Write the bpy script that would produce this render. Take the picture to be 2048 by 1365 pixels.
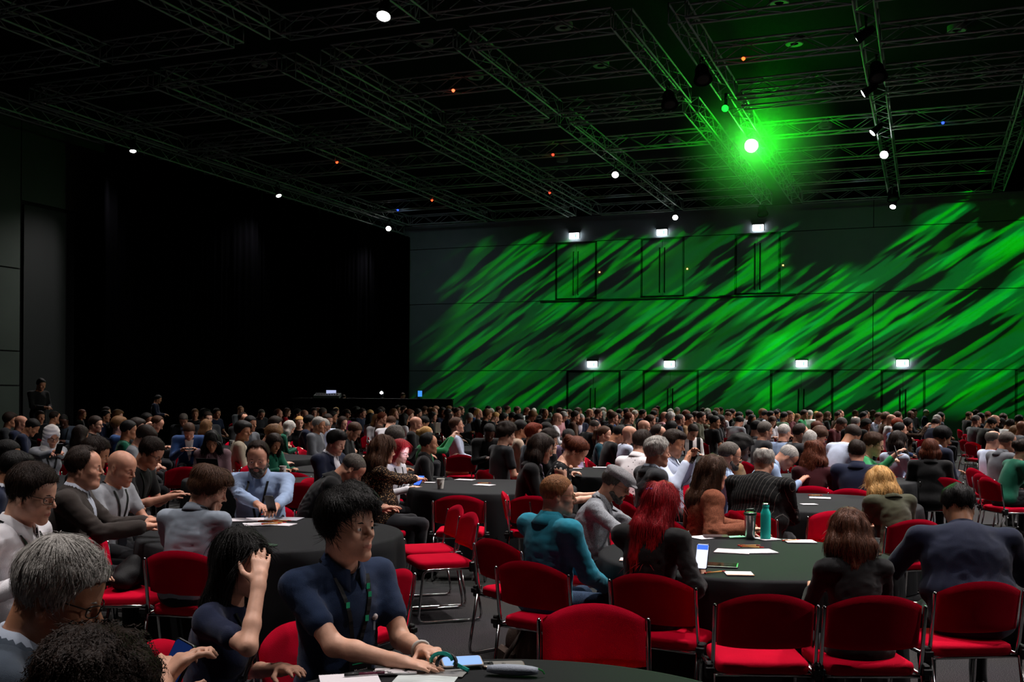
import bpy, math, random
import numpy as np
from mathutils import Vector, Matrix, Euler
from mathutils.bvhtree import BVHTree
random.seed(7); RNG = np.random.RandomState(5)
for _o in list(bpy.data.objects): bpy.data.objects.remove(_o)
SC = bpy.context.scene; COL = SC.collection
R = math.radians; PI = math.pi
# ------------------------------------------------------------------ camera
FPX, CX, HY, CAMH, ROLL = 2100.0, 1024.0, 790.0, 1.735, R(0.4)
cam = bpy.data.objects.new('camera', bpy.data.cameras.new('camera')); COL.objects.link(cam)
cam.data.sensor_width = 36.0; cam.data.lens = FPX / 2048 * 36; cam.data.shift_y = (HY - 682.5) / 2048
cam.data.clip_start = 0.05; cam.data.clip_end = 200
cam.matrix_world = Matrix.Translation((0, 0, CAMH)) @ Matrix.Rotation(PI / 2, 4, 'X') @ Matrix.Rotation(ROLL, 4, 'Z')
SC.camera = cam
AZ = R(21.5); CA, SA = math.cos(AZ), math.sin(AZ)
def ray(px, py):
    xc = (px - CX) / FPX; yc = -(py - HY) / FPX
    return xc * math.cos(ROLL) - yc * math.sin(ROLL), xc * math.sin(ROLL) + yc * math.cos(ROLL)
def P(px, py, d):                       # a pixel of the photograph at a distance -> a point of the hall
    x, z = ray(px, py); return Vector((x * d, d, CAMH + z * d))
def PZ(px, py, z):                      # a pixel on a level plane
    x, zz = ray(px, py); d = (z - CAMH) / zz; return Vector((x * d, d, z))
def UV(u, v, z=0.0):                    # hall axes (u across, v along) -> world
    return Vector((u * CA + v * SA, -u * SA + v * CA, z))
ROOM = Matrix.Rotation(-AZ, 4, 'Z')     # hall axes as a matrix
# ------------------------------------------------------------------ world, view, lights
w = bpy.data.worlds.new('world'); SC.world = w; w.use_nodes = True
w.node_tree.nodes['Background'].inputs[0].default_value = (0.55, 0.75, 0.8, 1)
w.node_tree.nodes['Background'].inputs[1].default_value = 0.0
SC.view_settings.view_transform = 'Standard'; SC.view_settings.look = 'None'
SC.view_settings.exposure = 0.4; SC.view_settings.gamma = 1.0; SC.view_settings.use_curve_mapping = False
SC.cycles.use_denoising = True; SC.cycles.use_light_tree = True
SC.cycles.use_adaptive_sampling = True; SC.cycles.adaptive_threshold = .045
SC.cycles.max_bounces = 4; SC.cycles.diffuse_bounces = 3; SC.cycles.glossy_bounces = 2
SC.cycles.sample_clamp_indirect = 4.0; SC.cycles.volume_step_rate = 2.0
WHITE = (1.0, 0.93, 0.90)
def spot(name, loc, target, power, color=WHITE, size=80, blend=0.6, radius=0.12):
    l = bpy.data.lights.new(name, 'SPOT'); o = bpy.data.objects.new(name, l); COL.objects.link(o)
    l.energy = power; l.color = color; l.spot_size = R(size); l.spot_blend = blend; l.shadow_soft_size = radius
    o.location = loc; o.rotation_euler = (Vector(target) - Vector(loc)).to_track_quat('-Z', 'Y').to_euler()
    return o
# house lamps over the tables: trusses carry them on past the top of the picture
for (u, v, p) in ((-1.3, 9.0, 1.9), (-1.2, 14.0, 1.9), (2.2, 10.5, 1.8), (2.5, 16.5, 1.9), (-1.2, 19.0, 1.4), (-4.9, 9.5, .55), (-5.0, 14.5, 1.0), (-9.8, 12.0, .45), (-9.8, 17.5, .8), (-14.0, 14.0, .45), (6.0, 15.0, 1.6), (6.0, 22.0, 1.5), (-2.2, 4.6, .38), (1.5, 5.6, .6), (-5.6, 3.4, .8), (-8.6, 7.0, .7), (-4.3, 1.0, .75)):
    spot('house_lamp', UV(u, v, 9.3), UV(u - .3, v - 1.4, 0), 1150 * p, size=66, radius=.10)
# stage wash spilling back over the audience from the right
for (x_, y_, z_, p_) in ((13.0, 5.0, 6.5, 600), (15.0, 12.0, 7.0, 1700), (17.5, 20.0, 7.5, 2700), (20.0, 29.0, 8.0, 3600)): spot('stage_wash', (x_, y_, z_), (x_ - 12.0, y_ + 1.0, .8), p_, (1.0, .93, .92), size=70, blend=1.0, radius=.35)
# two pattern projectors throw broken green bars on the back wall
VW = 46.0
def gobo(name, loc, power, u0, u1, ztop, seed, gain):
    o = spot(name, loc, UV((u0 + u1) / 2, VW, 4.5), power, (1, 1, 1), size=110, blend=.15, radius=.03)
    l = o.data; l.use_nodes = True; nt = l.node_tree; N = nt.nodes; L = nt.links
    em = N['Emission']
    def math_(op, a, b=None, c=None, clamp=False):
        n = N.new('ShaderNodeMath'); n.operation = op; n.use_clamp = clamp
        for i, x in enumerate((a, b, c)):
            if x is None: continue
            if isinstance(x, (int, float)): n.inputs[i].default_value = x
            else: L.new(x, n.inputs[i])
        return n.outputs[0]
    tc = N.new('ShaderNodeNewGeometry'); sep = N.new('ShaderNodeSeparateXYZ'); L.new(tc.outputs['Incoming'], sep.inputs[0])
    x, y, z = sep.outputs
    sgn = 1.0
    du = math_('MULTIPLY', math_('SUBTRACT', math_('MULTIPLY', x, CA), math_('MULTIPLY', y, SA)), sgn)
    dv = math_('MULTIPLY', math_('ADD', math_('MULTIPLY', x, SA), math_('MULTIPLY', y, CA)), sgn)
    dz = math_('MULTIPLY', z, sgn)
    lu = loc.x * CA - loc.y * SA; lv = loc.x * SA + loc.y * CA; D = VW - lv
    dvs = math_('MAXIMUM', dv, 0.05)
    wu = math_('ADD', math_('MULTIPLY', math_('DIVIDE', du, dvs), D), lu)
    wz = math_('ADD', math_('MULTIPLY', math_('DIVIDE', dz, dvs), D), loc.z)
    th = R(34.0); c, s = math.cos(th), math.sin(th)
    al = math_('ADD', math_('MULTIPLY', wu, c), math_('MULTIPLY', wz, s))
    ac = math_('SUBTRACT', math_('MULTIPLY', wz, c), math_('MULTIPLY', wu, s))
    def noise(fa, fc, sd, det=2.0, rough=.5):
        cb = N.new('ShaderNodeCombineXYZ'); L.new(math_('MULTIPLY', al, fa), cb.inputs[0]); L.new(math_('MULTIPLY', ac, fc), cb.inputs[1]); cb.inputs[2].default_value = sd
        n = N.new('ShaderNodeTexNoise'); n.inputs['Scale'].default_value = 1.0; n.inputs['Detail'].default_value = det; n.inputs['Roughness'].default_value = rough
        L.new(cb.outputs[0], n.inputs['Vector']); return n.outputs['Fac']
    def step(v, a, b): 
        n = N.new('ShaderNodeMapRange'); n.interpolation_type = 'SMOOTHSTEP'; n.inputs[1].default_value = a; n.inputs[2].default_value = b; L.new(v, n.inputs[0]); return n.outputs[0]
    n1 = noise(.24, 2.7, seed, 2.5); n2 = noise(.32, 4.8, seed + 9.1, 2.0); n3 = noise(.10, 1.1, seed + 4.4, 1.0); n4 = noise(.5, .9, seed + 2.2, 1.0)
    mid = step(n1, .42, .48)
    bright = math_('MULTIPLY', step(math_('ADD', n2, math_('MULTIPLY', math_('SUBTRACT', n1, .5), .9)), .50, .62), step(n3, .36, .52))
    val = math_('ADD', math_('MULTIPLY', mid, .26), math_('MULTIPLY', math_('MULTIPLY', mid, bright), .8))
    jag = math_('MULTIPLY', math_('SUBTRACT', noise(.3, 1.6, seed + 7.7, 1.0), .5), 5.0)
    wl = math_('ADD', math_('SUBTRACT', wu, math_('MULTIPLY', wz, .42)), jag)
    m = math_('MULTIPLY', step(wl, u0, u0 + 1.6), math_('SUBTRACT', 1.0, step(math_('ADD', wu, jag), u1 - 1.6, u1)))
    m = math_('MULTIPLY', m, math_('SUBTRACT', 1.0, step(math_('ADD', wz, math_('MULTIPLY', jag, .35)), ztop - .5, ztop)))
    m = math_('MULTIPLY', m, math_('MULTIPLY', step(dv, .06, .12), step(wz, .7, 1.5)))
    hole = math_('MULTIPLY', math_('MULTIPLY', step(math_('ADD', wu, math_('MULTIPLY', jag, .4)), -6.0, -5.2), math_('SUBTRACT', 1.0, step(math_('ADD', math_('SUBTRACT', wu, math_('MULTIPLY', math_('SUBTRACT', wz, 7.0), .9)), math_('MULTIPLY', jag, .4)), -2.6, -1.8))), step(math_('ADD', wz, math_('MULTIPLY', jag, .15)), 6.9, 7.4))
    m = math_('MULTIPLY', m, math_('SUBTRACT', 1.0, hole))
    # light falls off with the square of the distance and the slant: the projector's optics even it out
    even = math_('DIVIDE', 1.0, math_('POWER', math_('MAXIMUM', dv, .2), 3.0))
    fade = step(wu, u0 - 4.0, u1 + 3.0)
    val = math_('MULTIPLY', math_('MULTIPLY', val, m), math_('MULTIPLY', even, math_('ADD', math_('MULTIPLY', fade, gain), 1 - gain)))
    hue = N.new('ShaderNodeMix'); hue.data_type = 'RGBA'; L.new(step(n2, .42, .6), hue.inputs[0])
    hue.inputs[6].default_value = (0.0, 1.0, 0.10, 1); hue.inputs[7].default_value = (0.0, 1.0, 0.004, 1)
    L.new(hue.outputs[2], em.inputs[0]); L.new(val, em.inputs[1])
    return o
gobo('pattern_projector', UV(-9.8, 23.0, 9.2), 15500, -24.8, -4.5, 9.1, 3.0, .62)
gobo('pattern_projector', UV(2.5, 25.0, 9.2), 21000, -9.5, 9.0, 9.6, 13.6, .35)
# added spots, faint cool fill standing in for ambient light on the back wall
for u_, p_ in ((-20.5, 75), (-11.0, 30), (-2.0, 34)): spot('added_wall_fill', UV(u_, 39.0, 9.3), UV(u_ - 1.5, VW, 4.6), p_, (.72, .88, 1.0), size=105, blend=1.0, radius=.2)
# ------------------------------------------------------------------ materials
def lin(h):
    if isinstance(h, str):
        h = h.lstrip('#'); c = [int(h[i:i + 2], 16) / 255 for i in (0, 2, 4)]
    else: c = [x / 255 for x in h]
    return tuple(((x + .055) / 1.055) ** 2.4 if x > .04045 else x / 12.92 for x in c)
MATS = {}
def new_mat(name):
    m = bpy.data.materials.new(name); m.use_nodes = True
    return m, m.node_tree, m.node_tree.nodes['Principled BSDF']
def mat(name, color, rough=.6, metal=0.0, spec=.3, bump=None, vary=None, sheen=0.0, coat=0.0, emit=None, sss=0.0, trans=0.0):
    """procedural material; bump=(scale, strength[, stretch]), vary=(scale, amount)"""
    if name in MATS: return MATS[name]
    m, nt, b = new_mat(name); MATS[name] = m
    c = lin(color)
    b.inputs['Base Color'].default_value = (*c, 1); b.inputs['Roughness'].default_value = rough
    b.inputs['Metallic'].default_value = metal; b.inputs['Specular IOR Level'].default_value = spec
    b.inputs['Sheen Weight'].default_value = sheen; b.inputs['Coat Weight'].default_value = coat
    b.inputs['Transmission Weight'].default_value = trans
    if sss: b.inputs['Subsurface Weight'].default_value = sss; b.inputs['Subsurface Radius'].default_value = (.012, .004, .002)
    if emit: b.inputs['Emission Color'].default_value = (*lin(emit[0]), 1); b.inputs['Emission Strength'].default_value = emit[1]
    tc = None
    def coord(stretch):
        t = nt.nodes.new('ShaderNodeTexCoord'); mp = nt.nodes.new('ShaderNodeMapping'); nt.links.new(t.outputs['Object'], mp.inputs[0])
        mp.inputs['Scale'].default_value = stretch; return mp.outputs[0]
    if vary:
        n = nt.nodes.new('ShaderNodeTexNoise'); n.inputs['Scale'].default_value = vary[0]; n.inputs['Detail'].default_value = 3
        nt.links.new(coord(vary[2] if len(vary) > 2 else (1, 1, 1)), n.inputs['Vector'])
        mx = nt.nodes.new('ShaderNodeMix'); mx.data_type = 'RGBA'
        a = vary[1]; lo = tuple(x * (1 - a) for x in c); hi = tuple(min(1, x * (1 + a) + .002 * a) for x in c)
        mx.inputs[6].default_value = (*lo, 1); mx.inputs[7].default_value = (*hi, 1)
        mr = nt.nodes.new('ShaderNodeMapRange'); mr.inputs[1].default_value = .3; mr.inputs[2].default_value = .7
        nt.links.new(n.outputs['Fac'], mr.inputs[0]); nt.links.new(mr.outputs[0], mx.inputs[0]); nt.links.new(mx.outputs[2], b.inputs['Base Color'])
    if bump:
        n = nt.nodes.new('ShaderNodeTexNoise'); n.inputs['Scale'].default_value = bump[0]; n.inputs['Detail'].default_value = 2
        nt.links.new(coord(bump[2] if len(bump) > 2 else (1, 1, 1)), n.inputs['Vector'])
        bp = nt.nodes.new('ShaderNodeBump'); bp.inputs['Strength'].default_value = bump[1]; bp.inputs['Distance'].default_value = .01
        nt.links.new(n.outputs['Fac'], bp.inputs['Height']); nt.links.new(bp.outputs[0], b.inputs['Normal'])
    return m
def glow(name, color, strength):
    if name in MATS: return MATS[name]
    m, nt, b = new_mat(name); MATS[name] = m
    b.inputs['Base Color'].default_value = (0, 0, 0, 1); b.inputs['Emission Color'].default_value = (*lin(color), 1); b.inputs['Emission Strength'].default_value = strength
    return m
# ------------------------------------------------------------------ mesh helpers
def mk_mesh(name, V, faces, mi=None, smooth=True, nmat=1):
    """V (n,3); faces: (m,k) array or list of such arrays / lists of tuples"""
    me = bpy.data.meshes.new(name); V = np.asarray(V, np.float32)
    if isinstance(faces, np.ndarray): faces = [faces]
    loops = []; tot = []
    for f in faces:
        if isinstance(f, np.ndarray):
            if len(f): loops.append(f.ravel()); tot.append(np.full(len(f), f.shape[1]))
        else: loops.append(np.array(f)); tot.append(np.array([len(f)]))
    lp = np.concatenate(loops).astype(np.int32); tt = np.concatenate(tot).astype(np.int32)
    me.vertices.add(len(V)); me.vertices.foreach_set('co', V.ravel())
    me.loops.add(len(lp)); me.loops.foreach_set('vertex_index', lp)
    me.polygons.add(len(tt)); st = np.zeros(len(tt), np.int32); st[1:] = np.cumsum(tt)[:-1]
    me.polygons.foreach_set('loop_start', st)
    me.polygons.foreach_set('use_smooth', np.full(len(tt), bool(smooth)))
    for _ in range(nmat): me.materials.append(None)
    if mi is not None: me.polygons.foreach_set('material_index', np.asarray(mi, np.int32))
    me.update(calc_edges=True)
    return me
def put(name, me, mats, parent=None, loc=None, rotz=None, matrix=None):
    o = bpy.data.objects.new(name, me); COL.objects.link(o)
    if not isinstance(mats, (list, tuple)): mats = [mats]
    for i, m in enumerate(mats):
        if i < len(o.material_slots): o.material_slots[i].link = 'OBJECT'; o.material_slots[i].material = m
    if parent is not None: o.parent = parent
    if matrix is not None: o.matrix_local = matrix
    else:
        if loc is not None: o.location = loc
        if rotz is not None: o.rotation_euler = (0, 0, rotz)
    return o
def tag(o, label, cat=None, group=None, kind=None):
    if label: o['label'] = label
    if cat: o['category'] = cat
    if group: o['group'] = group
    if kind: o['kind'] = kind
    return o
def empty(name, loc=(0, 0, 0), rotz=0.0, label=None, cat=None, group=None, kind=None):
    o = bpy.data.objects.new(name, None); COL.objects.link(o); o.location = loc; o.rotation_euler = (0, 0, rotz); o.empty_display_size = .1
    return tag(o, label, cat, group, kind)
def copy_tree(o, parent=None):
    c = o.copy(); COL.objects.link(c); c.parent = parent
    for ch in list(o.children): copy_tree(ch, c)
    return c
class MB:
    """collects boxes, tubes and turned shapes into one mesh"""
    def __init__(s): s.V = []; s.F = []; s.M = []; s.n = 0
    def add(s, V, F, m=0):
        s.V.append(np.asarray(V, float))
        for f in F: s.F.append([i + s.n for i in f]); s.M.append(m)
        s.n += len(V); return s
    def box(s, c, size, rot=None, m=0, bev=0.0):
        c = np.array(c, float); h = np.array(size, float) / 2
        if bev > 0:
            b = min(bev, h.min() * .9); pts = []; F = []
            # chamfered box: 24 corners
            idx = {}
            for ax in range(3):
                for sx in (-1, 1):
                    for sy in (-1, 1):
                        for sz in (-1, 1):
                            q = np.array([sx, sy, sz], float) * h
                            for a2 in range(3):
                                if a2 != ax: q[a2] -= np.sign(q[a2]) * b
                            idx[(ax, sx, sy, sz)] = len(pts); pts.append(q)
            for ax in range(3):
                o1, o2 = [a for a in range(3) if a != ax]
                for sg in (-1, 1):
                    def k(s1, s2):
                        t = [0, 0, 0]; t[ax] = sg; t[o1] = s1; t[o2] = s2; return idx[(ax, *t)]
                    f = [k(-1, -1), k(1, -1), k(1, 1), k(-1, 1)]
                    F.append(f)
            for ax in range(3):
                o1, o2 = [a for a in range(3) if a != ax]
                for s1 in (-1, 1):
                    for s2 in (-1, 1):
                        def k(w, sa):
                            t = [0, 0, 0]; t[ax] = sa; t[o1] = s1; t[o2] = s2; return idx[(w, *t)]
                        F.append([k(o1, -1), k(o1, 1), k(o2, 1), k(o2, -1)])
            for sx in (-1, 1):
                for sy in (-1, 1):
                    for sz in (-1, 1): F.append([idx[(a, sx, sy, sz)] for a in range(3)])
            V = np.array(pts)
            for i, f in enumerate(F):      # outward winding
                p = V[f]; nrm = np.cross(p[1] - p[0], p[2] - p[0])
                if np.dot(nrm, p.mean(0)) < 0: F[i] = f[::-1]
        else:
            V = np.array([[x, y, z] for x in (-1, 1) for y in (-1, 1) for z in (-1, 1)], float) * h
            F = [[0, 1, 3, 2], [4, 6, 7, 5], [0, 4, 5, 1], [2, 3, 7, 6], [0, 2, 6, 4], [1, 5, 7, 3]]
        if rot is not None: V = V @ np.array(rot.to_3x3() if hasattr(rot, 'to_3x3') else rot).T
        return s.add(V + c, F, m)
    def tube(s, pts, r, n=6, m=0, closed=False, cap=True):
        pts = [Vector(p) for p in pts]; k = len(pts); rr = r if isinstance(r, (list, tuple)) else [r] * k
        V = []; F = []; up = None
        for i, p in enumerate(pts):
            if closed: t = pts[(i + 1) % k] - pts[i - 1]
            else: t = pts[min(i + 1, k - 1)] - pts[max(i - 1, 0)]
            t.normalize()
            if up is None:
                up = t.orthogonal().normalized()
            else:
                up = (up - t * up.dot(t)); up = up.normalized() if up.length > 1e-6 else t.orthogonal().normalized()
            b = t.cross(up)
            for j in range(n):
                a = 2 * PI * j / n; V.append(p + (up * math.cos(a) + b * math.sin(a)) * rr[i])
        for i in range(k if closed else k - 1):
            for j in range(n):
                a, b2 = i * n + j, i * n + (j + 1) % n; i2 = (i + 1) % k
                F.append([a, b2, i2 * n + (j + 1) % n, i2 * n + j])
        if cap and not closed: F.append(list(range(n))[::-1]); F.append([(k - 1) * n + j for j in range(n)])
        return s.add(V, F, m)
    def lathe(s, prof, n=24, c=(0, 0, 0), m=0):
        V = []; F = []; c = np.array(c, float)
        for (r, z) in prof:
            for j in range(n): a = 2 * PI * j / n; V.append(c + (r * math.cos(a), r * math.sin(a), z))
        for i in range(len(prof) - 1):
            for j in range(n): F.append([i * n + j, i * n + (j + 1) % n, (i + 1) * n + (j + 1) % n, (i + 1) * n + j])
        if prof[0][0] > 1e-5: F.append(list(range(n))[::-1])
        if prof[-1][0] > 1e-5: F.append([(len(prof) - 1) * n + j for j in range(n)])
        return s.add(V, F, m)
    def quad(s, a, b, c, d, m=0): return s.add([a, b, c, d], [[0, 1, 2, 3]], m)
    def mesh(s, name, smooth=True, nmat=None):
        V = np.concatenate(s.V) if s.V else np.zeros((0, 3)); mi = s.M
        me = mk_mesh(name, V, [np.array([f]) for f in s.F] if False else s.F, mi, smooth, nmat or (max(mi) + 1 if mi else 1))
        return me
    def obj(s, name, mats, parent=None, smooth=False, sharp=None, **k):
        me = s.mesh(name, smooth); o = put(name, me, mats, parent, **k)
        if smooth and sharp is not None: me.set_sharp_from_angle(angle=R(sharp))
        return o
# ------------------------------------------------------------------ the hall
M_wall = mat('wall paint slate grey', '#7d858a', .75, spec=.2, bump=(30, .05), vary=(1.3, .06))
M_joint = mat('wall joint black', '#08090a', .9)
M_door = mat('door leaf slate grey', '#747c81', .6, spec=.3)
M_black = mat('matt black', '#0a0b0c', .85, spec=.1)
M_blackmetal = mat('black metal', '#0c0d0e', .45, spec=.4)
M_ceiling = mat('ceiling black', '#141718', .9, spec=.1)
M_drape = mat('black wool drape', '#030304', .97, spec=.0, bump=(120, .1))
M_alu = mat('aluminium truss tube', '#a3a8ac', .5, metal=.25, spec=.5)
M_chrome = mat('chrome tube', '#c8c8c8', .16, metal=1.0)
def room_obj(name, mb, mats, parent=None, smooth=False, sharp=None):
    o = mb.obj(name, mats, parent, smooth, sharp)
    if parent is None: o.matrix_world = ROOM; o['kind'] = 'structure'
    return o
# carpet
def carpet():
    m, nt, b = new_mat('charcoal flecked carpet'); N = nt.nodes; L = nt.links
    tc = N.new('ShaderNodeTexCoord'); n1 = N.new('ShaderNodeTexNoise'); n1.inputs['Scale'].default_value = 160; n1.inputs['Detail'].default_value = 2
    n2 = N.new('ShaderNodeTexNoise'); n2.inputs['Scale'].default_value = .9
    L.new(tc.outputs['Object'], n1.inputs['Vector']); L.new(tc.outputs['Object'], n2.inputs['Vector'])
    cr = N.new('ShaderNodeValToRGB'); e = cr.color_ramp.elements; e[0].position = .38; e[0].color = (*lin('#161618'), 1); e[1].position = .70; e[1].color = (*lin('#4c4b4b'), 1)
    L.new(n1.outputs['Fac'], cr.inputs[0]); mx = N.new('ShaderNodeMix'); mx.data_type = 'RGBA'; mx.blend_type = 'MULTIPLY'; mx.inputs[0].default_value = .35
    L.new(cr.outputs[0], mx.inputs[6]); L.new(n2.outputs['Color'], mx.inputs[7]); L.new(mx.outputs[2], b.inputs['Base Color'])
    b.inputs['Roughness'].default_value = .95; b.inputs['Specular IOR Level'].default_value = .1
    bp = N.new('ShaderNodeBump'); bp.inputs['Strength'].default_value = .4; bp.inputs['Distance'].default_value = .006
    L.new(n1.outputs['Fac'], bp.inputs['Height']); L.new(bp.outputs[0], b.inputs['Normal'])
    return m
mb = MB(); mb.box((-4, 20, -.05), (46, 56, .1)); floor = room_obj('floor', mb, carpet())
mb = MB(); mb.box((-4, 20, 11.6), (46, 56, .2)); room_obj('ceiling', mb, M_ceiling)
# back wall: a dark backing with raised panels, doors standing in the gaps
UL, UR, ZT = -24.15, 16.0, 11.5
mb = MB(); mb.box(((UL + UR) / 2, VW + .12, ZT / 2), (UR - UL, .2, ZT)); wall_back = room_obj('wall_back', mb, M_joint)
tag(wall_back, 'tall slate grey panelled back wall lit with broken green bars')
def panel(u0, u1, z0, z1, name='panel', par=None, m=M_wall, t=.06, g=.03):
    b = MB(); b.box(((u0 + u1) / 2, VW - t / 2 + .02, (z0 + z1) / 2), (u1 - u0 - g, t, z1 - z0 - g)); return b.obj(name, m, par or wall_back)
LOW = [(-15.4, -12.85), (-11.8, -9.3), (-6.2, -3.62), (-1.72, -.02), (3.3, 5.4), (8.0, 10.2)]
UPP = [(-15.98, -14.0), (-11.93, -9.98), (-7.74, -5.82)]
Z1, Z2, ZD = 2.87, 6.1, 8.78
x = UL
for (a, b) in LOW:
    panel(x, a, 0, Z1); x = b
panel(x, UR, 0, Z1)
for a, b in ((UL, -2.05), (-2.05, 9.0), (9.0, UR)): panel(a, b, Z1, Z2)
x = UL
for (a, b) in UPP: panel(x, a, Z2, ZD); x = b
panel(x, UR, Z2, ZD)
for a, b in ((UL, -2.05), (-2.05, UR)): panel(a, b, ZD, 9.95)
panel(UL, UR, 9.95, ZT, m=M_black)
def door(n, a, b, z0, z1, hz0, hz1):
    f = MB(); w = .07
    f.box((a + w / 2, VW - .03, (z0 + z1) / 2), (w, .1, z1 - z0)); f.box((b - w / 2, VW - .03, (z0 + z1) / 2), (w, .1, z1 - z0)); f.box(((a + b) / 2, VW - .03, z1 - w / 2), (b - a, .1, w))
    d = room_obj('door_%d' % n, f, M_blackmetal); c = (a + b) / 2
    for s0, s1 in ((a + w + .01, c - .006), (c + .006, b - w - .01)):
        q = MB(); q.box(((s0 + s1) / 2, VW - .01, (z0 + z1 - w) / 2), (s1 - s0, .05, z1 - z0 - w - .02)); q.obj('door_leaf', M_door, d)
    for s in (-1, 1):
        h = MB(); h.tube([(c + s * .11, VW - .03, hz0), (c + s * .11, VW - .1, hz0), (c + s * .11, VW - .1, hz1), (c + s * .11, VW - .03, hz1)], .028, 8); h.obj('pull_handle', M_blackmetal, d)
    return d
k = 1
for (a, b) in LOW: door(k, a, b, 0, Z1, .35, 2.05); k += 1
for (a, b) in UPP: door(k, a, b, Z2 + .1, ZD, Z2 + .25, ZD - .45); k += 1
# catwalk ledge under the upper doors
mb = MB(); mb.box((-10.9, VW - .18, Z2 - .02), (11.5, .35, .05)); room_obj('trim_1', mb, M_blackmetal)
# exit signs
M_sign = glow('lit exit sign', '#f2fbff', 9.0); M_signgreen = mat('exit sign green', '#2f8f5a', .5, emit=('#5fd098', 2.0))
SIGNS = [(-15.06, 9.05, 'leftmost upper door'), (-10.96, 9.0, 'middle upper door'), (-6.75, 8.99, 'rightmost upper door'), (-14.15, 3.15, 'leftmost lower door'), (-10.58, 3.14, 'second lower door'), (-4.89, 3.14, 'third lower door'), (-.89, 3.14, 'rightmost lower door in view')]
for u, z, txt in SIGNS:
    s = empty('exit_sign', UV(u, VW - .14, z), -AZ, 'small glowing white exit sign above the ' + txt, 'exit sign', 'exit signs on the back wall')
    b = MB(); b.box((0, .03, .17), (.52, .1, .05), bev=.01); b.box((0, .09, .05), (.5, .03, .3)); b.obj('housing', M_blackmetal, s)
    b = MB(); b.box((0, 0, 0), (.46, .04, .26), bev=.012); b.obj('lit_panel', M_sign, s)
    b = MB()     # running figure and door
    b.box((-.03, -.023, .06), (.03, .004, .03)); b.box((-.03, -.023, .005), (.025, .004, .07), Matrix.Rotation(.4, 3, 'Y')); b.box((-.06, -.023, -.06), (.09, .004, .02), Matrix.Rotation(.7, 3, 'Y')); b.box((.0, -.023, -.06), (.08, .004, .02), Matrix.Rotation(-.8, 3, 'Y')); b.box((.09, -.023, -.005), (.05, .004, .16))
    b.obj('pictogram', M_signgreen, s)
# pilot lamps beside the upper doors
for u in (-13.86, -9.83, -5.7):
    b = MB(); b.lathe([(.001, .045), (.03, .03), (.04, 0)], 10)
    o = b.obj('pilot_lamp', glow('amber pilot', '#ff9a50', 6.0), smooth=True); o.matrix_world = Matrix.Translation(UV(u, VW - .02, 7.35)) @ ROOM @ Matrix.Rotation(PI / 2, 4, 'X')
    tag(o, 'tiny amber pilot lamp beside the ' + {-13.86: 'leftmost', -9.83: 'middle', -5.7: 'rightmost'}[u] + ' upper door', 'lamp', 'pilot lamps on the back wall')
# left wall with a tall loading door, then black drapes hung from the side truss
ULW = -24.6
M_wallL = mat('left wall paint grey green', '#3b433e', .8, spec=.15, vary=(.8, .1))
mb = MB(); mb.box((ULW - .1, 18, ZT / 2), (.2, 60, ZT)); wall_left = room_obj('wall_left', mb, M_joint); tag(wall_left, 'dim grey green panelled wall at the left edge')
def lpanel(v0, v1, z0, z1, m=M_wallL): b = MB(); b.box((ULW + .02, (v0 + v1) / 2, (z0 + z1) / 2), (.06, v1 - v0 - .04, z1 - z0 - .04)); return b.obj('panel', m, wall_left)
VLD = 23.2
for v0, v1 in ((-8, 6), (6, 14), (14, VLD)):
    for z0, z1 in ((0, 1.9), (1.9, 2.9), (2.9, 5.3), (5.3, 10.2)): lpanel(v0, v1, z0, z1)
lpanel(VLD, 46, 7.3, 10.2)
b = MB(); b.box((ULW + .03, VLD + 3.2, 3.6), (.08, 6.2, 7.2)); ld = b.obj('loading_door', mat('loading door charcoal', '#15191a', .7), wall_left)
# drapes: each drop of cloth a thing of its own
def drape(v0, v1, name_i, n):
    V = []; F = []; ns = 44; zs = (0.03, 3.0, 6.0, 9.35)
    for i in range(ns + 1):
        t = i / ns; v = v0 + (v1 - v0) * t; off = .07 * math.sin(t * 2 * PI * 11) + .03 * math.sin(t * 41 + name_i)
        for z in zs: V.append((-23.35 + off * (1.15 - .05 * z), v, z))
    k = len(zs)
    for i in range(ns):
        for j in range(k - 1): F.append([i * k + j, (i + 1) * k + j, (i + 1) * k + j + 1, i * k + j + 1])
    m2 = MB(); m2.add(V, F); o = m2.obj('stage_drape', M_drape, smooth=True); o.matrix_world = ROOM
    md = o.modifiers.new('cloth thickness', 'SOLIDIFY'); md.thickness = .012
    tag(o, 'black floor length drape, number %s of %d drops counted from the back wall' % (n, 5), 'drape', 'black drapes along the side truss')
vv = np.linspace(45.6, 25.2, 6)
for i in range(5): drape(vv[i + 1] + .05, vv[i], i, ('one', 'two', 'three', 'four', 'five')[i])
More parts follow.
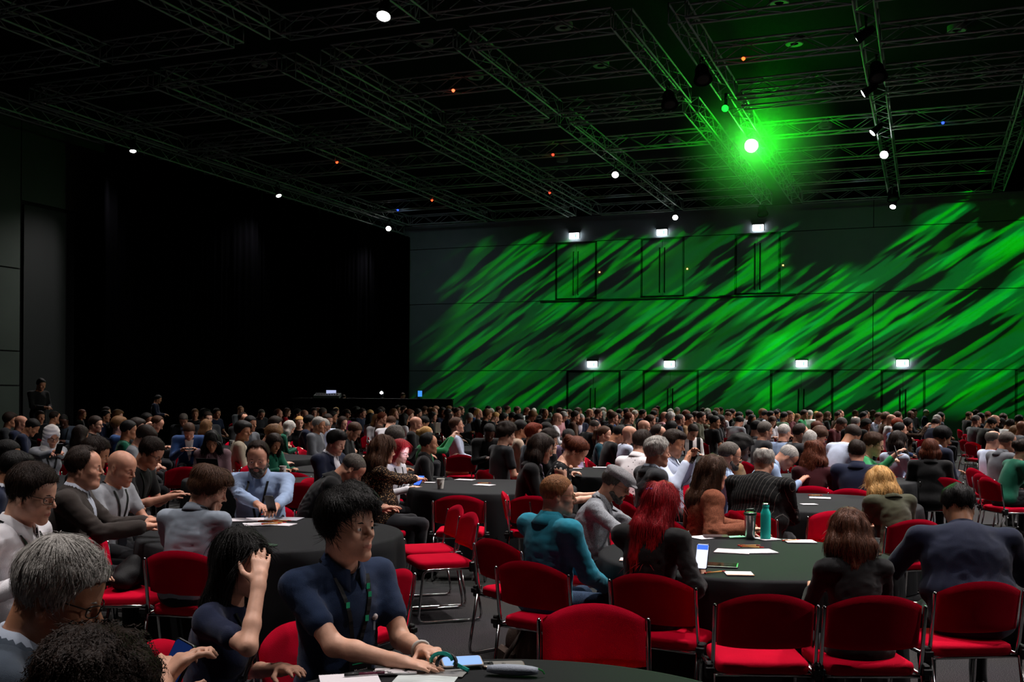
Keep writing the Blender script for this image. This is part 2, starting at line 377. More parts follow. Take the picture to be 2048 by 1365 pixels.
# ------------------------------------------------------------------ trusses
ZB, TD = 9.6, .42
M_brace = mat('aluminium truss brace', '#9aa0a4', .5, metal=.25)
chord_me = {}; brace_me = {}
def unit_tube(r, n=6):
    b = MB(); b.tube([(0, 0, 0), (1, 0, 0)], r, n); return b.mesh('tube', True)
CH = unit_tube(.026, 6); BR = unit_tube(.013, 5); BRU = None
def along(a, b):
    a = Vector(a); b = Vector(b); d = b - a
    q = Vector((1, 0, 0)).rotation_difference(d.normalized())
    return Matrix.Translation(a) @ q.to_matrix().to_4x4() @ Matrix.Diagonal((d.length, 1, 1, 1))
LC = Vector((0, 0, 0))
def truss(a, b, label, fine, zb=ZB):
    (u0, v0), (u1, v1) = a, b
    L = math.hypot(u1 - u0, v1 - v0); ang = math.atan2(v1 - v0, u1 - u0)
    e = empty('lighting_truss', UV(u0, v0, zb), ang - AZ, label, 'truss', 'ceiling lighting trusses')
    W = .4
    cs = [(s * W / 2, z) for s in (-1, 1) for z in (0, TD)]
    for y, z in cs: put('chord', CH, M_alu, e, matrix=along((0, y, z), (L, y, z)))
    n = max(2, round(L / .62)); st = L / n
    segs = []
    for y in (-W / 2, W / 2):
        for i in range(n):
            z0, z1 = (0, TD) if i % 2 == 0 else (TD, 0)
            segs.append(((i * st, y, z0), ((i + 1) * st, y, z1)))
    for z in (0, TD):
        for i in range(n):
            y0, y1 = (-W / 2, W / 2) if i % 2 == 0 else (W / 2, -W / 2)
            segs.append(((i * st, y0, z), ((i + 1) * st, y1, z)))
    ends = []
    for x in (0, L):
        for y in (-W / 2, W / 2): ends.append(((x, y, 0), (x, y, TD)))
        for z in (0, TD): ends.append(((x, -W / 2, z), (x, W / 2, z)))
    if fine:
        for p, q in segs: put('brace', BR, M_brace, e, matrix=along(p, q))
        for p, q in ends: put('end_bar', BR, M_brace, e, matrix=along(p, q))
    else:
        b2 = MB()
        for p, q in segs + ends: b2.tube([p, q], .013, 4)
        tag(b2.obj('bracing', M_brace, e, smooth=True), None, kind='stuff')
    return e
UCOLS = [(-22.6, -18.4, -14.5), (-13.4, -9.8, -6.1), (-4.9, -1.2, 2.5), (3.6, 7.4, 11)]
CNAMES = ['column beside the drapes', 'second column', 'column over the green lamp', 'far right column']
VROWS = [(13.0, 16.4, 19.7), (21.8, 24.8, 27.9), (28.9, 32.5, 36.2, 40.0, 43.8)]
RNAMES = ['near row', 'middle row', 'far row']
for ci, us in enumerate(UCOLS):
    if ci == 3: us = us[:1]
    for ri, vs in enumerate(VROWS):
        for k, u in enumerate(us):
            v0 = vs[0]
            if ri == 0: v0 = 14.0
            if ci == 3 and ri < 2: continue
            truss((u, v0), (u, vs[-1]), '%s lengthwise truss in the %s, %s' % (('first', 'second', 'third')[k], CNAMES[ci], RNAMES[ri]), ri < 2 and ci < 3)
        for k, v in enumerate(vs):
            if ri == 0 and k < 1: continue
            if ci == 3: continue
            uu = sorted(us)
            for j in range(len(uu) - 1):
                truss((uu[j] + .2, v), (uu[j + 1] - .2, v), '%s cross truss, %s of the %s, %s' % (('first', 'second', 'third', 'fourth', 'fifth')[k], ('drape side', 'stage side')[j], CNAMES[ci], RNAMES[ri]), ri < 2)
# side truss carrying the drapes
truss((-23.35, 20.5), (-23.35, 44.6), 'long truss carrying the black drapes along the left side', True, 9.35)
# ceiling ring fittings
M_ring = mat('ceiling ring fitting grey', '#9aa0a0', .6)
for i, (u, v) in enumerate(((-18.3, 20.1), (-12.9, 26.0), (-8.9, 26.1), (-3.4, 26.3), (.7, 29.9), (-3.4, 29.5), (-12.8, 29.3), (-8.9, 29.5), (-8.9, 39.2), (1.5, 24.5), (-18.3, 26), (-18.3, 33), (-12.9, 35), (-3.4, 39), (-14, 41))):
    b = MB(); n = 20; prof = [(.11, 0), (.22, -.02), (.24, 0), (.24, .12)]
    b.lathe(prof, 20); e = empty('ceiling_downlight', UV(u, v, 11.38), 0, 'unlit round ceiling downlight %s' % ('in the gap next to the drapes', 'above the second truss column', 'above the second truss column, stage side', 'behind the two bright truss lamps', 'at the far right edge', 'above the green lamp', 'deeper above the second column', 'deeper above the second column, stage side', 'far back above the second column', 'high at the top right corner', 'above the first truss column', 'farther back above the first column', 'far back over the middle', 'far back over the green lamp', 'farthest back near the wall')[i], 'downlight', 'unlit ceiling downlights')
    b.obj('ring', M_ring, e, smooth=True, sharp=40); c = MB(); c.lathe([(.001, .03), (.115, .0)], 16); c.obj('reflector', M_black, e, smooth=True)
# stage lamps
M_lens = glow('lit lamp lens', '#fffdf6', 14.0); M_lenshot = glow('very bright lamp lens', '#fff6ff', 60.0); M_lensg = glow('green lamp lens', '#a8ffa8', 30.0); M_lensg2 = glow('small green lamp lens', '#10ff28', 3.5)
def lamp_head(e, aim, r, mlens, body=M_black):
    """can with yoke, hung at e's origin; aim: direction the lens faces in e's space"""
    q = Vector((0, 0, -1)).rotation_difference(Vector(aim).normalized()).to_matrix().to_4x4(); T = Matrix.Translation((0, 0, -.28)) @ q
    b = MB(); b.lathe([(.001, .2), (r * .55, .19), (r * .8, .1), (r * .85, -.05), (r * 1.12, -.2), (r * 1.12, -.215), (r * .98, -.2)], 20); o = b.obj('can', body, e, smooth=True, sharp=35); o.matrix_local = T
    b = MB(); b.lathe([(r * .98, -.2), (r * .6, -.212), (.001, -.216)], 20); o = b.obj('lens', mlens, e, smooth=True); o.matrix_local = T
    b = MB(); b.tube([(0, r * 1.2, -.28), (0, r * 1.2, -.02), (0, -r * 1.2, -.02), (0, -r * 1.2, -.28)], .015, 6); b.obj('yoke', M_blackmetal, e)
    b = MB(); b.box((0, 0, .03), (.06, .05, .12)); b.obj('clamp', M_blackmetal, e)
LAMPS = [(-9.9, 18.2, .30, (.1, -.5, -1), 'large white lamp at the top of the picture', 1.2), (-22.6, 25.6, .21, (.25, -.25, -1), 'nearest white lamp on the drape truss', .6), (-22.6, 33.3, .22, (.5, -.25, -1), 'middle white lamp on the drape truss', .6), (-22.6, 42.1, .26, (.3, -1, -.6), 'white lamp on the drape truss next to the back wall', .7),
         (-9.8, 34.3, .25, (.2, -1, -.7), 'round white lamp halfway along the middle truss', 1.3), (-9.8, 43.4, .25, (.2, -1, -.6), 'round white lamp on the middle truss by the back wall', 1.1), (-1.2, 22.9, .24, (-1, .1, -.55), 'upper white lamp on the near stage truss', 1.0), (-1.3, 27.1, .23, (-1, -.1, -.6), 'second white lamp on the stage truss', 1.0), (-1.3, 31.1, .23, (-.8, -.3, -.8), 'third white lamp on the stage truss', 1.1), (-1.2, 34.3, .27, (-.2, -1, -.6), 'brightest white lamp on the stage truss', 1.6), (-1.2, 43.4, .25, (-.2, -.8, -1), 'white lamp on the stage truss by the back wall', 1.2)]
for i, (u, v, r, aim, txt, p) in enumerate(LAMPS):
    loc = UV(u, v, 9.56); e = empty('stage_lamp', loc, -AZ, txt, 'lamp', 'white lamps hung from the trusses')
    lamp_head(e, aim, r * .45, M_lenshot if i == 9 else M_lens)
    a = Vector(aim).normalized(); tgt = UV(u + 2.0 * a.x, v - (5.0 if v > 40 else 4.0), 0)
    spot('stage_lamp_light', loc + Vector((0, 0, -.6)), tgt, 1550 * p, size=84 if v > 40 else 88, blend=.9, radius=.16)
# the green moving head and its small neighbour
e = empty('moving_head_lamp', UV(-4.9, 31.9, 9.55), -AZ, 'blazing green moving head lamp shining towards the camera', 'lamp'); lamp_head(e, (.1, -1, -.32), .2, M_lensg)
GL = UV(-4.6, 31.45, 9.1)
l = spot('moving_head_light', GL, (1.6, 3.6, .75), 2600, (0.0, 1.0, 0.06), size=6.5, blend=.6, radius=.1)
e = empty('moving_head_lamp', UV(-4.9, 27.5, 9.55), -AZ, 'small green lamp left above the blazing one', 'lamp'); lamp_head(e, (.1, -1, -.4), .09, M_lensg2)
l2 = bpy.data.lights.new('green_glow_light', 'POINT'); l2.energy = 210; l2.color = (0, 1, .0); l2.shadow_soft_size = .15
o2 = bpy.data.objects.new('green_glow_light', l2); COL.objects.link(o2); o2.location = UV(-4.6, 31.2, 9.15)
for (u, v, txt) in ((-4.9, 24.4, 'dark moving head above the small green lamp'), (-6.1, 26.2, 'dark moving head on the second column edge'), (-1.1, 25.6, 'dark moving head between the upper stage lamps'), (2.5, 31.0, 'dark moving head with a blue glint at the right'), (-1.2, 41.5, 'dark hanging unit over the back wall'), (-6.2, 43.2, 'dark lamp hanging near the middle exit sign')):
    e = empty('moving_head_lamp', UV(u, v, 9.56), -AZ, txt, 'lamp', 'unlit moving heads'); lamp_head(e, (.2, -.4, -1), .2, M_blackmetal)
for i, (x, y, c, txt) in enumerate(((672, 325, '#ff3a1a', 'over the first column'), (882, 165, '#ff4a2a', 'over the second column'), (1082, 294, '#ff2a1a', 'in the middle of the ceiling'), (1158, 382, '#ff2a1a', 'right of the middle far truss'), (862, 401, '#ff3a1a', 'near the blue lamp'), (1478, 101, '#ff4a1a', 'beside the dark moving head'), (786, 417, '#2a4aff', 'blue, at the far drape corner'), (1886, 244, '#2a4aff', 'blue, on the right dark moving head'))):
    b = MB(); b.lathe([(.001, -.05), (.04, -.02), (.045, .02), (.001, .05)], 8); o = b.obj('indicator_lamp', glow('indicator ' + c, c, 5.0 if i < 6 else 2.5), smooth=True); q_ = PZ(x, y, 9.57); u_ = q_.x * CA - q_.y * SA; v_ = q_.x * SA + q_.y * CA; au = min([t for c_ in UCOLS for t in c_], key=lambda t: abs(t - u_)); av = min([t for c_ in VROWS for t in c_], key=lambda t: abs(t - v_)); o.location = UV(au - .2, v_, 9.57) if abs(au - u_) < abs(av - v_) else UV(u_, av - .2, 9.57)
    tag(o, 'tiny %s indicator light on a truss %s' % ('red' if i < 6 else 'blue', txt.replace('blue, ', '')), 'indicator', 'indicator lights in the trusses')
# haze that the green lamp lights up
def haze():
    m = bpy.data.materials.new('thin stage haze'); m.use_nodes = True; nt = m.node_tree; nt.nodes.clear()
    out = nt.nodes.new('ShaderNodeOutputMaterial'); v = nt.nodes.new('ShaderNodeVolumeScatter'); v.inputs['Density'].default_value = HAZE; v.inputs['Color'].default_value = (.9, .95, .9, 1); v.inputs['Anisotropy'].default_value = .3
    tc = nt.nodes.new('ShaderNodeTexCoord'); ln = nt.nodes.new('ShaderNodeVectorMath'); ln.operation = 'LENGTH'; nt.links.new(tc.outputs['Object'], ln.inputs[0]); mr = nt.nodes.new('ShaderNodeMapRange'); mr.interpolation_type = 'SMOOTHERSTEP'; mr.inputs[1].default_value = 2.75; mr.inputs[2].default_value = .2; mr.inputs[3].default_value = 0.0; mr.inputs[4].default_value = HAZE; nt.links.new(ln.outputs['Value'], mr.inputs[0]); nt.links.new(mr.outputs[0], v.inputs['Density'])
    nt.links.new(v.outputs[0], out.inputs['Volume']); return m
HAZE = .20
b = MB(); b.lathe([(.001, -2.8), (1.5, -2.4), (2.4, -1.5), (2.8, 0), (2.5, 1.3), (1.8, 2.0), (.001, 2.1)], 24)
hz = b.obj('stage_haze', haze(), smooth=True); hz.location = UV(-4.6, 31.2, 9.2); tag(hz, 'thin haze glowing green around the moving head lamp', 'haze', kind='stuff')
# ------------------------------------------------------------------ smooth bodies: blended round cones and ellipsoids turned into one surface
class SDF:
    def __init__(s, h): s.h = h; s.P = []
    def cone(s, a, b, ra, rb=None, k=.03, op='u'):
        a = np.array(a, float); b = np.array(b, float); rb = ra if rb is None else rb; r = max(ra, rb)
        s.P.append(('c', (a, b, ra, rb), k, op, np.minimum(a, b) - r, np.maximum(a, b) + r)); return s
    def ell(s, c, r, Rm=None, k=.03, op='u'):
        c = np.array(c, float); r = np.array(r, float)
        e = r if Rm is None else np.sqrt(((np.array(Rm) * r) ** 2).sum(1))
        s.P.append(('e', (c, r, None if Rm is None else np.array(Rm, float)), k, op, c - e, c + e)); return s
    def fn(s, f, lo, hi, k=.01, op='u'): s.P.append(('f', f, k, op, np.array(lo, float), np.array(hi, float))); return s
    def mesh(s):
        h = s.h; us = [p for p in s.P if p[3] == 'u']
        lo = np.min([p[4] for p in us], 0) - 4 * h; hi = np.max([p[5] for p in us], 0) + 4 * h
        n = np.ceil((hi - lo) / h).astype(int) + 1; D = np.full(n, 9.0, np.float32)
        ax = [(lo[i] + h * np.arange(n[i])).astype(np.float32) for i in range(3)]
        for kind, q, k, op, l, u in s.P:
            m = k + 3 * h
            i0 = np.maximum(np.floor((l - m - lo) / h).astype(int), 0); i1 = np.minimum(np.ceil((u + m - lo) / h).astype(int) + 1, n)
            if (i1 <= i0).any(): continue
            X = ax[0][i0[0]:i1[0], None, None]; Y = ax[1][None, i0[1]:i1[1], None]; Z = ax[2][None, None, i0[2]:i1[2]]
            if kind == 'c':
                a, b, ra, rb = q; ba = b - a; L2 = max(float(ba @ ba), 1e-9)
                t = np.clip(((X - a[0]) * ba[0] + (Y - a[1]) * ba[1] + (Z - a[2]) * ba[2]) / L2, 0, 1)
                d = np.sqrt((X - a[0] - t * ba[0]) ** 2 + (Y - a[1] - t * ba[1]) ** 2 + (Z - a[2] - t * ba[2]) ** 2) - (ra + (rb - ra) * t)
            elif kind == 'e':
                c, r, Rm = q; x, y, z = X - c[0], Y - c[1], Z - c[2]
                if Rm is not None:
                    x, y, z = (x * Rm[0, 0] + y * Rm[1, 0] + z * Rm[2, 0], x * Rm[0, 1] + y * Rm[1, 1] + z * Rm[2, 1], x * Rm[0, 2] + y * Rm[1, 2] + z * Rm[2, 2])
                k0 = np.sqrt((x / r[0]) ** 2 + (y / r[1]) ** 2 + (z / r[2]) ** 2); k1 = np.sqrt((x / r[0] ** 2) ** 2 + (y / r[1] ** 2) ** 2 + (z / r[2] ** 2) ** 2) + 1e-6
                d = k0 * (k0 - 1) / k1
            else: d = q(X, Y, Z)
            S = (slice(i0[0], i1[0]), slice(i0[1], i1[1]), slice(i0[2], i1[2])); o = D[S]
            if op == 'u':
                t = np.clip(.5 + .5 * (o - d) / k, 0, 1); D[S] = o + (d - o) * t - k * t * (1 - t)
            else:
                d = -d; t = np.clip(.5 - .5 * (o - d) / k, 0, 1); D[S] = o + (d - o) * t + k * t * (1 - t)
        return nets(D, lo, h)
def nets(D, lo, h):
    ins = D < 0; n = D.shape; cn = (n[0] - 1, n[1] - 1, n[2] - 1); nc = cn[0] * cn[1] * cn[2]
    strd = (cn[1] * cn[2], cn[2], 1); ids = []; pos = []; quads = []
    for a in range(3):
        A = [slice(None)] * 3; B = [slice(None)] * 3; A[a] = slice(0, -1); B[a] = slice(1, None)
        I = np.nonzero(ins[tuple(A)] != ins[tuple(B)])
        d0 = D[tuple(A)][I]; d1 = D[tuple(B)][I]; t = d0 / (d0 - d1)
        p = np.stack(I, 1).astype(np.float64); p[:, a] += t
        b, c = (a + 1) % 3, (a + 2) % 3; cell = []
        for ob, oc in ((-1, -1), (0, -1), (0, 0), (-1, 0)):
            q = [x.copy() for x in I]; q[b] = q[b] + ob; q[c] = q[c] + oc
            lin_ = q[0] * strd[0] + q[1] * strd[1] + q[2] * strd[2]; cell.append(lin_); ids.append(lin_); pos.append(p)
        Q = np.stack(cell, 1); fl = d0 >= 0; Q[fl] = Q[fl][:, ::-1]; quads.append(Q)
    ids = np.concatenate(ids); pos = np.concatenate(pos); Q = np.concatenate(quads)
    uq, inv = np.unique(ids, return_inverse=True); cnt = np.bincount(inv)
    V = np.stack([np.bincount(inv, pos[:, i]) / cnt for i in range(3)], 1)
    F = np.searchsorted(uq, Q)
    return V * h + lo, F
def normals(V, F):
    fn = np.cross(V[F[:, 2]] - V[F[:, 0]], V[F[:, 3]] - V[F[:, 1]]); N = np.zeros_like(V)
    for i in range(4): np.add.at(N, F[:, i], fn)
    return N / (np.linalg.norm(N, axis=1, keepdims=True) + 1e-9)
def relax(V, F, it=1, w=.5):
    for _ in range(it):
        S = np.zeros_like(V); c = np.zeros(len(V))
        for i in range(4):
            j = (i + 1) % 4; np.add.at(S, F[:, i], V[F[:, j]]); np.add.at(S, F[:, j], V[F[:, i]]); np.add.at(c, F[:, i], 1); np.add.at(c, F[:, j], 1)
        V = V * (1 - w) + w * S / np.maximum(c, 1)[:, None]
    return V
def wob(V, freq, seed, st=(1, 1, 1), n=7):
    r = np.random.RandomState(seed); o = np.zeros(len(V)); W = V * np.array(st)
    for i in range(n):
        k = r.normal(size=3); k *= freq * (.6 + .9 * r.rand()) / np.linalg.norm(k); o += np.sin(W @ k + r.rand() * 6.28)
    return o / math.sqrt(n)
def rot(ax, deg): return np.array(Matrix.Rotation(R(deg), 3, ax))
def unit(v): v = np.array(v, float); return v / (np.linalg.norm(v) + 1e-9)
# ------------------------------------------------------------------ head, in its own frame: x forward, y to its left, z up
def head_mesh(h, sex='m', seed=0, neck=None, fat=0.0, lids=.4):
    r = np.random.RandomState(seed); j = lambda a: 1 + a * (r.rand() * 2 - 1)
    f = sex == 'f'; s = SDF(h); wj = (.92 if f else 1.0) * j(.05) + fat * .6; ns = (.88 if f else 1.0) * j(.14); ch = (.9 if f else 1.05) * j(.08)
    s.ell((-.014, 0, .034), (.097, .077, .086), k=.02)
    s.ell((.030, 0, .040), (.062, .066, .060), k=.03)
    s.ell((.026, 0, -.030), (.060, .061 * wj, .078), k=.03)
    for y in (-1, 1):
        s.cone((-.012, y * .050 * wj, -.052), (.068, y * .012, -.097), .023, .017 * ch, k=.025)
        s.ell((.054, y * .040 * wj, -.026), (.030, .026, .026), k=.02)
        s.cone((.082, y * .012, .016), (.070, y * .047, .014), .0105 if f else .013, .009, k=.014)
    s.ell((.073, 0, -.097), (.020, .022, .020 * ch), k=.02)
    if fat > .05: s.ell((.03, 0, -.105), (.05, .05, .03), k=.03)
    s.ell((.070, 0, -.055), (.022, .030, .026), k=.02)
    for y in (-1, 1): s.ell((.098, y * .033, -.001), (.019, .020, .0135), k=.012, op='s')
    s.cone((.088, 0, .010), (.104 + .008 * ns, 0, -.024), .0075, .0105 * ns, k=.012)
    for y in (-1, 1): s.ell((.095, y * .0115, -.031), (.012, .008, .008), k=.008)
    if h < .009:
        for y in (-1, 1):
            s.ell((.0765, y * .032, -.001), (.0135, .0150, .0135), k=.003)         # closed lids over the eye
            s.ell((.103, y * .007, -.037), (.006, .004, .004), k=.003, op='s')
        s.cone((.0905, -.018, -.0605), (.0905, .018, -.0605), .0052, k=.006); s.cone((.097, 0, -.0600), (.0965, 0, -.0605), .0052, k=.01)
        s.cone((.089, -.014, -.0705), (.089, .014, -.0705), .0058, k=.006); s.cone((.0945, -.004, -.0705), (.0945, .004, -.0705), .0052, k=.008)
        s.cone((.101, -.020, -.0655), (.101, .020, -.0655), .0028, k=.004, op='s')
    for y in (-1, 1):
        E = rot('Z', y * 22) @ rot('Y', -14)
        s.ell((-.012, y * .077, -.006), (.019, .0075, .031), E, k=.007)
        if h < .009: s.ell((-.006, y * .086, -.004), (.011, .006, .018), E, k=.005, op='s')
        s.ell((-.008, y * .076, -.034), (.008, .006, .009), k=.006)
    nb = np.array((-.045, 0, -.16)) if neck is None else np.array(neck)
    s.cone((-.030, 0, -.045), nb, .052 if f else .058, .054 if f else .064, k=.03)
    V, F = s.mesh(); C = V[F].mean(1); mi = np.zeros(len(F), int)
    lips = (C[:, 0] > .080) & (np.abs(C[:, 1]) < .022) & (np.abs(C[:, 2] + .0655) < .0090 - .25 * np.abs(C[:, 1])) ; mi[lips] = 1
    if h < .009:
        V = relax(V, F, 1, .25)
        dy = np.abs(np.abs(C[:, 1]) - .032); ez = C[:, 2] + .001
        eye = (C[:, 0] > .080) & (dy < .0125) & (np.abs(ez + .002) < (.0058 * (1 - lids * .5)) * np.sqrt(np.clip(1 - (dy / .0125) ** 2, 0, 1))); mi[eye] = 2
        iris = eye & (np.hypot(dy, ez + .001) < .0052); mi[iris] = 3
    return V, F, mi
SKULL_C = np.array((-.014, 0, .036)); SKULL_R = np.array((.099, .079, .088))
def hair_mesh(style, h, seed=0, down=(0, 0, -1), length=.3, vol=1.0, hback=0.0):
    """hair in the head frame; down = gravity seen from the head"""
    s = SDF(h); dn = unit(np.array(down)); dn = unit(dn * .8 + np.array((-.05, 0, -.35)))
    th = dict(short=.013, buzz=.0045, messy=.024, curly=.032, afro=.055, ring=.009, reced=.011, swept=.014, bob=.02, long=.018, pony=.010, bun=.010, longcurly=.03, fade=.011)[style] * vol
    AN = [0, .45, .8, 1.1, 1.33, 1.5, 1.75, 2.1, 2.5, 3.15]
    ZL = [.078, .074, .052, .018, -.012, -.028, .002, -.045, -.075, -.082]
    if style in ('reced',): ZL = [.112, .122, .108, .045, .0, -.02, .004, -.045, -.07, -.078]
    if style == 'ring': ZL = [.16, .16, .15, .055, .0, -.018, .004, -.045, -.07, -.078]
    if style in ('bob', 'long', 'longcurly'): ZL = [.082, .078, .050, .0, -.06, -.10, -.11, -.12, -.12, -.12]
    if style == 'fade': ZL = [.080, .076, .060, .045, .04, .035, .03, .015, .0, -.005]
    th0, ZL0 = th, list(ZL)
    def cap(X, Y, Z, th=th0, ZL=ZL0):
        x, y, z = X - SKULL_C[0] - th * .25, Y, Z - SKULL_C[2] - th * .45; r = SKULL_R + th * np.array((1.0, .9, 1.0))
        k0 = np.sqrt((x / r[0]) ** 2 + (y / r[1]) ** 2 + (z / r[2]) ** 2); k1 = np.sqrt((x / r[0] ** 2) ** 2 + (y / r[1] ** 2) ** 2 + (z / r[2] ** 2) ** 2) + 1e-6
        d = k0 * (k0 - 1) / k1
        zl = np.interp(np.arctan2(np.abs(Y) + 0 * X, X + .012), AN, ZL); c = (zl - Z) * .75
        o = np.maximum(d, c)
        if style == 'ring': o = np.maximum(o, -(np.sqrt(((X - .01) / .115) ** 2 + (Y / .062) ** 2 + ((Z - .125) / .07) ** 2) - 1) * .06)
        return o
    lo, hi = SKULL_C - SKULL_R - th * 2, SKULL_C + SKULL_R + th * 2
    s.fn(cap, lo, hi, k=.012 if style not in ('buzz', 'ring') else .004)
    if style == 'fade':
        th = .0035; ZL = [.080, .076, .056, .020, -.010, -.026, .002, -.045, -.072, -.08]
        ZL2, th2 = list(ZL), th
        def cap2(X, Y, Z):
            x, y, z = X - SKULL_C[0], Y, Z - SKULL_C[2]; r = SKULL_R + th2; k0 = np.sqrt((x / r[0]) ** 2 + (y / r[1]) ** 2 + (z / r[2]) ** 2); k1 = np.sqrt((x / r[0] ** 2) ** 2 + (y / r[1] ** 2) ** 2 + (z / r[2] ** 2) ** 2) + 1e-6
            return np.maximum(k0 * (k0 - 1) / k1, (np.interp(np.arctan2(np.abs(Y) + 0 * X, X + .012), AN, ZL2) - Z) * .75)
        s.fn(cap2, lo, hi, k=.003)
    if style in ('swept', 'messy', 'fade'): s.ell((.055, 0, .100), (.045, .060, .026 * vol), k=.03)
    if style == 'bob' or style == 'long' or style == 'longcurly':
        L = length; wd = 1.25 if style == 'longcurly' else 1.0
        for y in (-1, 1):
            a = np.array((-.035, y * .062, .03)); m = a + dn * L * .5 + np.array((-.012 - hback * .6, y * .022 * wd, 0)); b = a + dn * L + np.array((-.02 - hback, y * .012 * wd, 0))
            s.cone(a, m, .040 * vol, .046 * vol * wd, k=.03); s.cone(m, b, .046 * vol * wd, .030 * vol * wd, k=.03)
            a2 = np.array((.012, y * .070, .02)); m2 = a2 + dn * min(L * .55, .16) + np.array((-.02, y * .016, 0)); s.cone(a2, m2, .022 * vol, .022 * vol, k=.025)
        a = np.array((-.080, 0, .02)); m = a + dn * L * .5 - np.array((hback * .6, 0, 0)); b = a + dn * L * 1.02 + np.array((-.01 - hback, 0, 0)); s.cone(a, m, .05 * vol, .058 * vol * wd, k=.04); s.cone(m, b, .058 * vol * wd, .04 * vol, k=.04)
    if style == 'pony':
        a = np.array((-.112, 0, .045)); b = a + np.array((-.035, 0, -.01)); c = b + dn * length; s.ell(a, (.025, .028, .028), k=.02); s.cone(a, b, .022, .028, k=.02); s.cone(b, (b + c) / 2 + np.array((-.01, 0, 0)), .028, .034 * vol, k=.02); s.cone((b + c) / 2 + np.array((-.01, 0, 0)), c, .034 * vol, .010, k=.02)
    if style == 'bun': s.ell((-.118, 0, .05), (.042, .045, .045), k=.012)
    V, F = s.mesh(); N = normals(V, F)
    am, fq, st = dict(short=(.0022, 150, (.5, 1, .7)), buzz=(.0006, 200, (1, 1, 1)), messy=(.0075, 70, (.6, 1, .8)), curly=(.008, 95, (1, 1, 1)), afro=(.006, 140, (1, 1, 1)), ring=(.0015, 150, (1, 1, .6)), reced=(.002, 150, (.5, 1, .7)), swept=(.003, 130, (.4, 1, .8)), bob=(.004, 120, (1, 1, .18)), long=(.0045, 120, (1, 1, .15)), pony=(.0025, 150, (.5, 1, .5)), bun=(.003, 150, (.5, 1, .5)), longcurly=(.011, 85, (1, 1, .8)), fade=(.003, 130, (.6, 1, .8)))[style]
    if h > .008: fq *= .5
    V = V + N * (am * wob(V, fq, seed, st))[:, None]
    return V, F
def hair_locks(V, F, n, ln, rad, seed, down, curl=0.0, long_=False, rnd=.07, part=True):
    """strand ribbons combed over the hair surface, each tapering to a tip"""
    r = np.random.RandomState(seed); N = normals(V, F); pick = r.choice(len(V), n); dn = np.array(down); K = 4
    p0 = V[pick] + r.normal(size=(n, 3)) * .002; n0 = N[pick]
    away = p0 - np.array((-.055, 0, .135)); away /= np.linalg.norm(away, axis=1, keepdims=True) + 1e-9
    d = (dn * 1.0 + away * .45 * np.clip((p0[:, 2:3] + .01) / .08, 0, 1) if long_ else dn * .25 + away * .9 + np.array((.0, .12, 0))) + r.normal(size=(n, 3)) * rnd
    fr = np.clip((p0[:, 0] - .015) / .06, 0, 1)[:, None]; sy = np.sign(p0[:, 1] + .012)[:, None]
    if long_: d = d + fr * (np.array((-.5, 0, .2)) + sy * np.array((0, 1.3, 0)))
    elif part: d = d * (1 - .85 * fr) + fr * np.array((-.75, .55, .25))
    d -= n0 * (d * n0).sum(1, keepdims=True); d /= np.linalg.norm(d, axis=1, keepdims=True) + 1e-9
    side = np.cross(d, n0); L = ln * (.5 + r.rand(n))[:, None]; ph = r.rand(n) * 6.28; cv = 1.2 if long_ else 4.0; rings = []
    lift = (.0004 + .0022 * r.rand(n))[:, None]
    for i in range(K):
        t = i / (K - 1); c = p0 + d * L * t + n0 * (lift * (1 + .8 * t)) - n0 * np.minimum((L * t) ** 2 * cv, .02)
        if long_: c = c + (dn - d * (d @ dn)[:, None]) * L * t * t * .35
        if curl: c = c + side * (curl * np.sin(ph + t * 8.0))[:, None] + n0 * (curl * .6 * (1 + np.cos(ph + t * 8.0)))[:, None]
        w_ = rad * (1 - .9 * t ** 3)
        rings.append(np.stack([c + side * w_ + n0 * w_ * .3, c - side * w_ + n0 * w_ * .3], 1))
    A = np.stack(rings, 1); W = A.reshape(-1, 3); idx = np.arange(n * K * 2).reshape(n, K, 2)
    q = [np.stack([idx[:, i, 0], idx[:, i, 1], idx[:, i + 1, 1], idx[:, i + 1, 0]], 1) for i in range(K - 1)]
    return np.concatenate([V, W]), np.concatenate([F] + [x + len(V) for x in q])
def beard_mesh(h, seed=0, full=1.0):
    s = SDF(h); t = .007 * full
    for y in (-1, 1):
        s.cone((-.004, y * .056, -.030), (.0, y * .055, -.055), .010, .017 + t, k=.012); s.cone((.0, y * .055, -.055), (.062, y * .022, -.096), .017 + t, .022 + t, k=.015); s.cone((.093, y * .006, -.049), (.078, y * .032, -.066), .0065, .009 + t * .3, k=.008); s.cone((.078, y * .032, -.066), (.066, y * .03, -.088), .010, .016, k=.012)
    s.ell((.074, 0, -.100), (.021 + t, .026 + t, .018 + t * 2.2), k=.015)
    s.cone((.105, -.015, -.0655), (.105, .015, -.0655), .010, k=.006, op='s')
    V, F = s.mesh(); N = normals(V, F); return V + N * (.0025 * wob(V, 170, seed))[:, None], F
